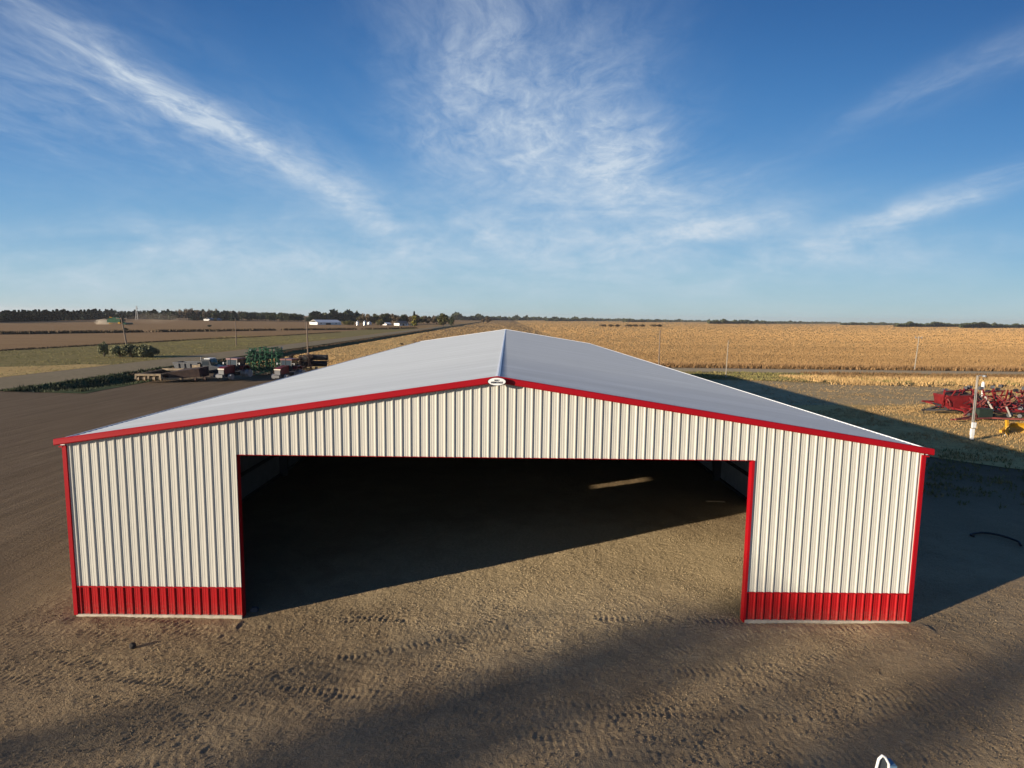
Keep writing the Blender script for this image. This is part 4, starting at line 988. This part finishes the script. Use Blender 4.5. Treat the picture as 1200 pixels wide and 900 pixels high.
# round bushes by the left road
ptree(122, 418.5, 401.5, 'shrub', 'leaf_grey', 'grey green upright bush left of the broad bush by the road', 'grey green bushes by the left road', var=1, n=4200, wide=.5, cat='bush', size=.04)
for px, pb, pt, w in ((141, 418.8, 406.5, .95), (155, 419, 405, .9), (168, 419, 405.5, .95), (178, 418.8, 408.5, .9)):
    ptree(px, pb, pt, 'shrub', 'leaf_grey', 'broad grey green bush in the clump at the road edge', 'broad bushes clumped by the left road', var=2, n=4200, wide=w*1.1, cat='bush', size=.04)
ptree(146, 387.5, 384, 'shrub', 'leaf_dark', 'small dark bush alone in the left field', None, wide=1.6, var=8, cat='bush')
ptree(246, 383, 380.6, 'shrub', 'leaf_dark', 'small dark bush in the field under the far belt', None, wide=1.8, var=9, cat='bush')
ptree(470.5, 404.5, 402, 'shrub', 'leaf_brown', 'small brown bush beside the shed roof edge', None, wide=1.5, var=10, cat='bush')
for px in (707, 716, 724, 737, 744, 752, 766, 772): ptree(px, 382.2, 379.4, 'shrub', 'leaf_brown', 'tiny brown bush in the row crossing the right field', 'bushes in the far field row', wide=2.2, var=11, cat='bush')
# far woods seen as one mass
def woods(name, label, segs, n, mat, size):
    P = []
    for (px0, px1, pb, hh) in segs:
        for _ in range(int(n*(px1-px0)/100)):
            px = random.uniform(px0, px1); p = at(px, pb+random.uniform(-.25, .15)); hgt = hh*(.45+.75*abs(mnoise.noise(Vector((px*.13, 3.3, pb))))*1.6)
            P.append((p.x, p.y, random.random()**.8*hgt))
    P = np.array(P); n = len(P); A = rng.normal(0, 1, (n, 3)); A /= np.linalg.norm(A, axis=1)[:, None]; B = np.cross(A, rng.normal(0, 1, (n, 3))); B /= np.linalg.norm(B, axis=1)[:, None]
    s = (size*(.5+rng.random(n)))[:, None]; P[:, 2] += .5
    V = np.stack([P-A*s-B*s*.6, P+A*s-B*s*.4, P+A*s*.8+B*s*.6, P-A*s*.7+B*s*.5], 1).reshape(-1, 3)
    return tag(np_mesh(name, V, np.arange(4*n).reshape(-1, 4), M[mat]), label, 'woods', kind='stuff')
woods('far_woods', 'dark far woods along the right horizon', [(985, 1050, 380.5, 8), (1050, 1125, 382.6, 9), (1125, 1230, 383.8, 10)], 9500, 'leaf_dark', 2.8)
woods('distant_woods', 'thin distant woods along the middle horizon', [(365, 425, 376.5, 14), (530, 640, 375.2, 15), (640, 730, 376.0, 13), (730, 830, 377.0, 10), (830, 985, 379.0, 10)], 3000, 'leaf_dark', 4)

# ------------------------------------------------------------------ far buildings and harvest
def building(px0, px1, pb, pt, depth, label, name, roofmat, wallmat, gable_x=True, roof_frac=.5, opening=0):
    a = at(px0, pb); b = at(px1, pb); w = (b-a).length; c = (a+b)/2; h = top_z(c.x, c.y, pt); ang = math.atan2(b.y-a.y, b.x-a.x)
    t = thing(name, label, 'building', (c.x, c.y, 0), ang); hw = w/2; he = h*(1-roof_frac)
    MB().box(-hw, hw, 0, depth, -.2, he).build('wall', M[wallmat], t)
    MB().extrude([(-.5, he-.1), (depth/2, h), (depth+.5, he-.1), (depth+.5, he-.25), (depth/2, h-.2), (-.5, he-.25)], (w+.6, 0, 0), (-hw-.3, 0, 0), ((0, 1, 0), (0, 0, 1))).build('roof', M[roofmat], t)
    MB().box(-hw*.3, hw*.1, -.06, .02, 0, he*.75).build('door', M['dark_metal'], t)
    for s in (-.7, .55): MB().box(hw*s-.6, hw*s+.6, -.05, .02, he*.4, he*.75).build('window', M['glass'], t)
    return t
building(372, 400, 380.6, 374.8, 14, 'long low white metal barn on the far left of the farm', 'barn', 'house_white', 'house_white')
building(453, 458.5, 381.2, 377.8, 7, 'small white house left of the larger one among the grove', 'farmhouse', 'house_white', 'house_white')
building(468, 478.5, 381.6, 376, 9, 'largest white farmhouse in the grove', 'farmhouse', 'shingle', 'house_white')
building(247, 260, 375.9, 372.6, 12, 'pale low barn half hidden in the far tree belt', 'barn', 'grey_metal', 'grey_metal')
def bin_(px, pb, pt, rpx, label):
    p = at(px, pb); h = top_z(p.x, p.y, pt); R = rpx*(p-CAM).length/F_PX
    t = thing('grain_bin', label, 'grain bin', (p.x, p.y, 0), 0, 'grain bins at the far farm')
    m = MB(); prof = [(-.2, R)]
    for k in range(12): prof += [(h*.7*k/12, R), (h*.7*(k+.5)/12, R*1.012)]
    m.lathe((0, 0, 0), (0, 0, 1), prof+[(h*.72, R)], 24).build('wall', M['steel_bin'], t)
    MB().lathe((0, 0, h*.72), (0, 0, 1), [(0, R*1.03), (h*.25, R*.15), (h*.28, R*.12)], 24).build('roof', M['steel_bin'], t)
    MB().lathe((0, 0, h*.98), (0, 0, 1), [(0, R*.14), (.4, R*.12)], 10).build('cap', M['grey_metal'], t)
    MB().box(-R*.2, R*.2, -R*1.03, -R*.98, 0, h*.25).build('door', M['dark_metal'], t)
bin_(419, 381.3, 375.8, 1.5, 'pale grain bin furthest left in the farmyard'); bin_(427.5, 381.3, 375.6, 1.7, 'middle pale grain bin in the farmyard'); bin_(433, 380.6, 376.8, 2.4, 'widest and lowest grain bin in the farmyard')
# lattice mast over the tree belt
p = at(161, 374.5); h = top_z(p.x, p.y, 358.5); t = thing('lattice_mast', 'thin lattice mast standing above the far tree belt', 'mast', (p.x, p.y, 0))
m = MB(); w = 3.0
for s in ((-1, -1), (1, -1), (0, 1)): m.bar((s[0]*w/2, s[1]*w/2, 0), (s[0]*.4, s[1]*.4, h), .35)
for k in range(10):
    z0 = h*k/10; z1 = h*(k+1)/10; w0 = w/2*(1-k/10)+.4*k/10; w1 = w/2*(1-(k+1)/10)+.4*(k+1)/10
    m.bar((-w0, -w0, z0), (w1, -w1, z1), .22); m.bar((w0, -w0, z0), (0, w1, z1), .22)
m.build('lattice', M['grey_metal'], t); MB().box(-.8, .8, -.8, .8, h*.8, h*.86).build('platform', M['grey_metal'], t)

# harvester working in a cloud of dust
p = at(138.5, 380.5); t = thing('combine_harvester', 'green combine harvester working in dust in the far left field', 'harvester', (p.x, p.y, 0), PI/2+.2)
t.scale = (1.45, 1.45, 1.3)
MB().extrude([(-1.5, 1.2), (-1.6, 3.0), (-1.0, 3.4), (3.6, 3.5), (4.4, 2.6), (4.4, 1.3)], (3.0, 0, 0), (-1.5, 0, 0), ((0, 1, 0), (0, 0, 1))).build('body', M['mgreen'], t)
MB().extrude([(-3.1, 1.8), (-3.2, 3.3), (-1.7, 3.5), (-1.65, 1.8)], (1.8, 0, 0), (-.9, 0, 0), ((0, 1, 0), (0, 0, 1))).build('cab', M['glass'], t)
MB().box(-1.0, 1.0, -3.3, -1.6, 3.5, 3.7).build('cab_roof', M['mgreen'], t)
MB().extrude([(-.9, 3.5), (-1.3, 4.1), (2.3, 4.1), (2.0, 3.5)], (2.8, 0, 0), (-1.4, 0, 0), ((0, 1, 0), (0, 0, 1))).build('grain_tank', M['mgreen'], t)
MB().extrude([(-4.9, .2), (-5.3, .9), (-4.6, 1.2), (-3.9, .7), (-3.9, .2)], (9, 0, 0), (-4.5, 0, 0), ((0, 1, 0), (0, 0, 1))).build('header', M['mgreen'], t)
MB().bar((0, -4.2, .7), (0, -1.5, 1.6), 1.1, .7).build('feeder_house', M['mgreen'], t)
MB().tube([(1.5, .5, 3.5), (1.9, 4.6, 4.2)], .2, 8).build('unloading_auger', M['yellow'], t)
for s in (-1, 1): wheel(t, (s*1.7, -1.2, 1.0), 1.0, .6, 'yellow'); wheel(t, (s*1.4, 3.3, .65), .65, .4, 'yellow')
def dust_mat(dens):
    m = bpy.data.materials.new('dust_haze'); m.use_nodes = True; tt = NT(m.node_tree); tt.n.clear(); out = tt.node('ShaderNodeOutputMaterial')
    v = tt.node('ShaderNodeVolumePrincipled'); v.inputs['Color'].default_value = (.85, .75, .60, 1); v.inputs['Density'].default_value = dens; tt.l.new(v.outputs[0], out.inputs['Volume']); return m
def puff(name, label, c, rad, dens, seed):
    bm = bmesh.new(); bmesh.ops.create_icosphere(bm, subdivisions=4, radius=1)
    for v in bm.verts:
        n_ = mnoise.noise(v.co*1.7+Vector((seed, 0, 0)))+.5*mnoise.noise(v.co*4+Vector((seed, 2, 0))); v.co *= 1+.45*n_
        v.co = Vector((v.co.x*rad[0], v.co.y*rad[1], v.co.z*rad[2]))
    me = bpy.data.meshes.new(name); bm.to_mesh(me); bm.free(); me.materials.append(dust_mat(dens)); o = bpy.data.objects.new(name, me); COL.objects.link(o); o.location = c
    return tag(o, label, 'dust', kind='stuff')
puff('dust_cloud', 'pale dust around the front of the harvester', (p.x-10.5, p.y, 1.6), (6, 5, 2.2), .12, 1)
puff('dust_plume', 'thin dust drifting right of the harvester', (p.x+16, p.y+22, 5), (20, 8, 4), .006, 5)

# ------------------------------------------------------------------ cottonwoods out of frame that shade the foreground
SUN_AZ = math.radians(62); EL = math.radians(10.9)      # light travels towards azimuth 62 degrees east of +y
sx, sy = math.sin(SUN_AZ), math.cos(SUN_AZ)
def shade_tree(gx, gy, D, hgt, var, wide=.9):
    """a tree standing D metres up-sun from ground point (gx, gy)"""
    return tree(gx-sx*D, gy-sy*D, hgt, 'poplar', 'leaf_dark', 'tall poplar in the row outside the left of the frame', 'poplars upsun of the yard', var=20+var, n=2900, wide=wide, size=.009)
for c_, D, hgt, var, wd in ((3.2, 110, 24.0, 0, .44), (4.5, 112, 24.4, 1, .3), (6.35, 108, 23.4, 2, .26), (8.5, 110, 25.0, 0, .28), (.6, 104, 21.0, 1, .3)):
    shade_tree(.469*c_, -.883*c_, D, hgt, var, wd)

# ------------------------------------------------------------------ world: sky and cirrus
w = bpy.data.worlds.new('World'); scene.world = w; w.use_nodes = True; t = NT(w.node_tree); t.n.clear()
out = t.node('ShaderNodeOutputWorld'); bg = t.node('ShaderNodeBackground'); t.l.new(bg.outputs[0], out.inputs[0])
sky = t.node('ShaderNodeTexSky', sky_type='NISHITA'); sky.sun_disc = False; sky.sun_elevation = EL
sky.sun_rotation = SUN_AZ+PI; sky.altitude = 300; sky.air_density = 1.0; sky.dust_density = .6; sky.ozone_density = 2.2
tc = t.node('ShaderNodeTexCoord'); sp = t.node('ShaderNodeSeparateXYZ'); t.l.new(tc.outputs['Generated'], sp.inputs[0])
x_, y_, z_ = sp.outputs
ay = t.math('MAXIMUM', t.math('ABSOLUTE', y_), .05); gx = t.math('DIVIDE', x_, ay); gz = t.math('DIVIDE', z_, ay)
zc = t.math('MAXIMUM', z_, .012); u = t.math('DIVIDE', x_, zc); v = t.math('DIVIDE', y_, zc)
cb = t.node('ShaderNodeCombineXYZ'); t.l.new(u, cb.inputs[0]); t.l.new(v, cb.inputs[1]); uv = cb.outputs[0]
# wispy streaks drawn out along the wind
warp = t.node('ShaderNodeVectorMath', operation='MULTIPLY_ADD'); t.l.new(t.noise(t.mapping(uv, (.5, .5, 1)), 1.0, 3, .5, 0, True), warp.inputs[0]); warp.inputs[1].default_value = (.7, .9, 0); t.l.new(uv, warp.inputs[2])
n_st = t.noise(t.mapping(warp.outputs[0], (1.5, .42, 1), rot=(0, 0, .3)), 1.5, 8, .62, .3)
n_fi = t.noise(t.mapping(warp.outputs[0], (3.2, 1.5, 1), rot=(0, 0, -.5)), 2.2, 9, .68, .5)
n_lo = t.noise(t.mapping(uv, (.18, .42, 1)), .8, 7, .6, .4)
wisps = t.math('MULTIPLY', t.mr(n_st, .30, .80), t.mr(n_fi, .22, .80))
wisps = t.math('MULTIPLY', wisps, 1.35)
cg = t.node('ShaderNodeCombineXYZ'); t.l.new(gx, cg.inputs[0]); t.l.new(gz, cg.inputs[1])
g1 = t.noise(t.mapping(cg.outputs[0], (2.2, 8, 1), rot=(0, 0, .12)), 1.6, 9, .62, .5); g2 = t.noise(t.mapping(cg.outputs[0], (5, 9, 1), rot=(0, 0, -.5)), 3.0, 8, .66, .4)
wl = t.math('MULTIPLY', t.mr(g1, .30, .75), t.mr(g2, .2, .75)); hi = t.mr(gz, .13, .32, 0, 1, True)
wisps = t.math('ADD', t.math('MULTIPLY', wisps, hi), t.math('MULTIPLY', wl, t.math('SUBTRACT', 1, hi)))
n_lo = g1
def blob(px, py, la, lb, ang, amp):
    """soft region of sky where cirrus lies"""
    cx = (px-592)/690; cz = (373-py)/690; a = math.radians(ang); la /= 690; lb /= 690
    dx = t.math('SUBTRACT', gx, cx); dz = t.math('SUBTRACT', gz, cz)
    p = t.math('ADD', t.math('MULTIPLY', dx, math.cos(a)/la), t.math('MULTIPLY', dz, math.sin(a)/la))
    q = t.math('ADD', t.math('MULTIPLY', dx, -math.sin(a)/lb), t.math('MULTIPLY', dz, math.cos(a)/lb))
    r2 = t.math('ADD', t.math('MULTIPLY', p, p), t.math('MULTIPLY', q, q))
    return t.math('MULTIPLY', t.math('POWER', 2.718, t.math('MULTIPLY', r2, -1)), amp)
BL = [(130, 85, 150, 20, -33, .55), (210, 140, 60, 10, -35, .85), (310, 188, 110, 13, -33, 1.05), (400, 235, 60, 14, -38, .7), (240, 165, 200, 45, -32, .35), (60, 120, 200, 110, -20, .35), (600, 50, 180, 120, -60, .62), (555, 165, 110, 80, -60, .6), (690, 190, 110, 60, -40, .7), (740, 230, 140, 60, -10, .6),
      (810, 272, 95, 17, 12, 1.1), (1050, 248, 130, 16, 19, 1.4), (1150, 70, 190, 22, 25, .4), (600, 290, 330, 50, 3, .6), (960, 305, 260, 22, 5, .5), (200, 310, 330, 40, 2, .55), (420, 240, 90, 30, -35, .5)]
acc = None
for bdef in BL:
    bb = blob(*bdef); acc = bb if acc is None else t.math('ADD', acc, bb)
low = t.math('MULTIPLY', t.mr(gz, .0, .16, 1, 0), t.mr(n_lo, .35, .75)); 
hor = t.mr(gz, .0, .28, .42, 0, True)
amt = t.math('ADD', t.math('MULTIPLY', acc, t.math('MULTIPLY', wisps, 1.25)), t.math('MULTIPLY', low, .26))
amt = t.math('ADD', amt, t.math('MULTIPLY', acc, .07)); amt = t.math('MINIMUM', amt, .85)
ramp_ = t.node('ShaderNodeValToRGB'); cr = ramp_.color_ramp; cr.interpolation = 'B_SPLINE'
stops = [(0, (4.0, 5.5, 5.8)), (.05, (3.6, 5.4, 6.3)), (.16, (2.05, 4.4, 6.6)), (.40, (.62, 2.4, 5.6)), (.75, (.17, .92, 2.95)), (1, (.13, .7, 2.4))]
cr.elements[0].position = 0; cr.elements[0].color = (*[c/7 for c in stops[0][1]], 1); cr.elements[1].position = 1; cr.elements[1].color = (*[c/7 for c in stops[-1][1]], 1)
for p_, c_ in stops[1:-1]:
    e_ = cr.elements.new(p_); e_.color = (*[c/7 for c in c_], 1)
t.l.new(t.math('DIVIDE', gz, .70, clamp=True), ramp_.inputs[0])
sc7 = t.node('ShaderNodeVectorMath', operation='SCALE'); t.l.new(ramp_.outputs[0], sc7.inputs[0]); sc7.inputs['Scale'].default_value = 7
skyc = t.mix(.10, sc7.outputs[0], sky.outputs[0])
CLOUD = (6.0, 6.8, 7.6)
colr = t.mix(amt, skyc, CLOUD)
t.l.new(colr, bg.inputs['Color']); bg.inputs['Strength'].default_value = .062
# sun
sd = bpy.data.lights.new('sun', 'SUN'); sd.energy = 5.0; sd.angle = math.radians(.5); sd.color = (1, .86, .68)
so = bpy.data.objects.new('sun', sd); COL.objects.link(so)
dirv = Vector((sx*math.cos(EL), sy*math.cos(EL), -math.sin(EL))); so.rotation_euler = dirv.to_track_quat('-Z', 'Y').to_euler()

vs = scene.view_settings; scene.display_settings.display_device = 'sRGB'; vs.view_transform = 'Standard'; vs.look = 'None'; vs.exposure = .8; vs.gamma = 1; vs.use_curve_mapping = False
scene.cycles.use_denoising = True; scene.cycles.max_bounces = 6; scene.cycles.volume_bounces = 1

# ------------------------------------------------------------------ the air
hm = bpy.data.materials.new('air_haze'); hm.use_nodes = True; tt = NT(hm.node_tree); tt.n.clear(); ho = tt.node('ShaderNodeOutputMaterial')
hv = tt.node('ShaderNodeVolumePrincipled'); hv.inputs['Color'].default_value = (.86, .90, .95, 1); hv.inputs['Density'].default_value = .00006; hv.inputs['Anisotropy'].default_value = .3
tt.l.new(hv.outputs[0], ho.inputs['Volume'])
hz_ = MB().box(-9600, 9600, -1000, 9600, -2.8, 60).build('haze', hm); tag(hz_, 'thin pale air over the whole plain', 'haze', kind='stuff')
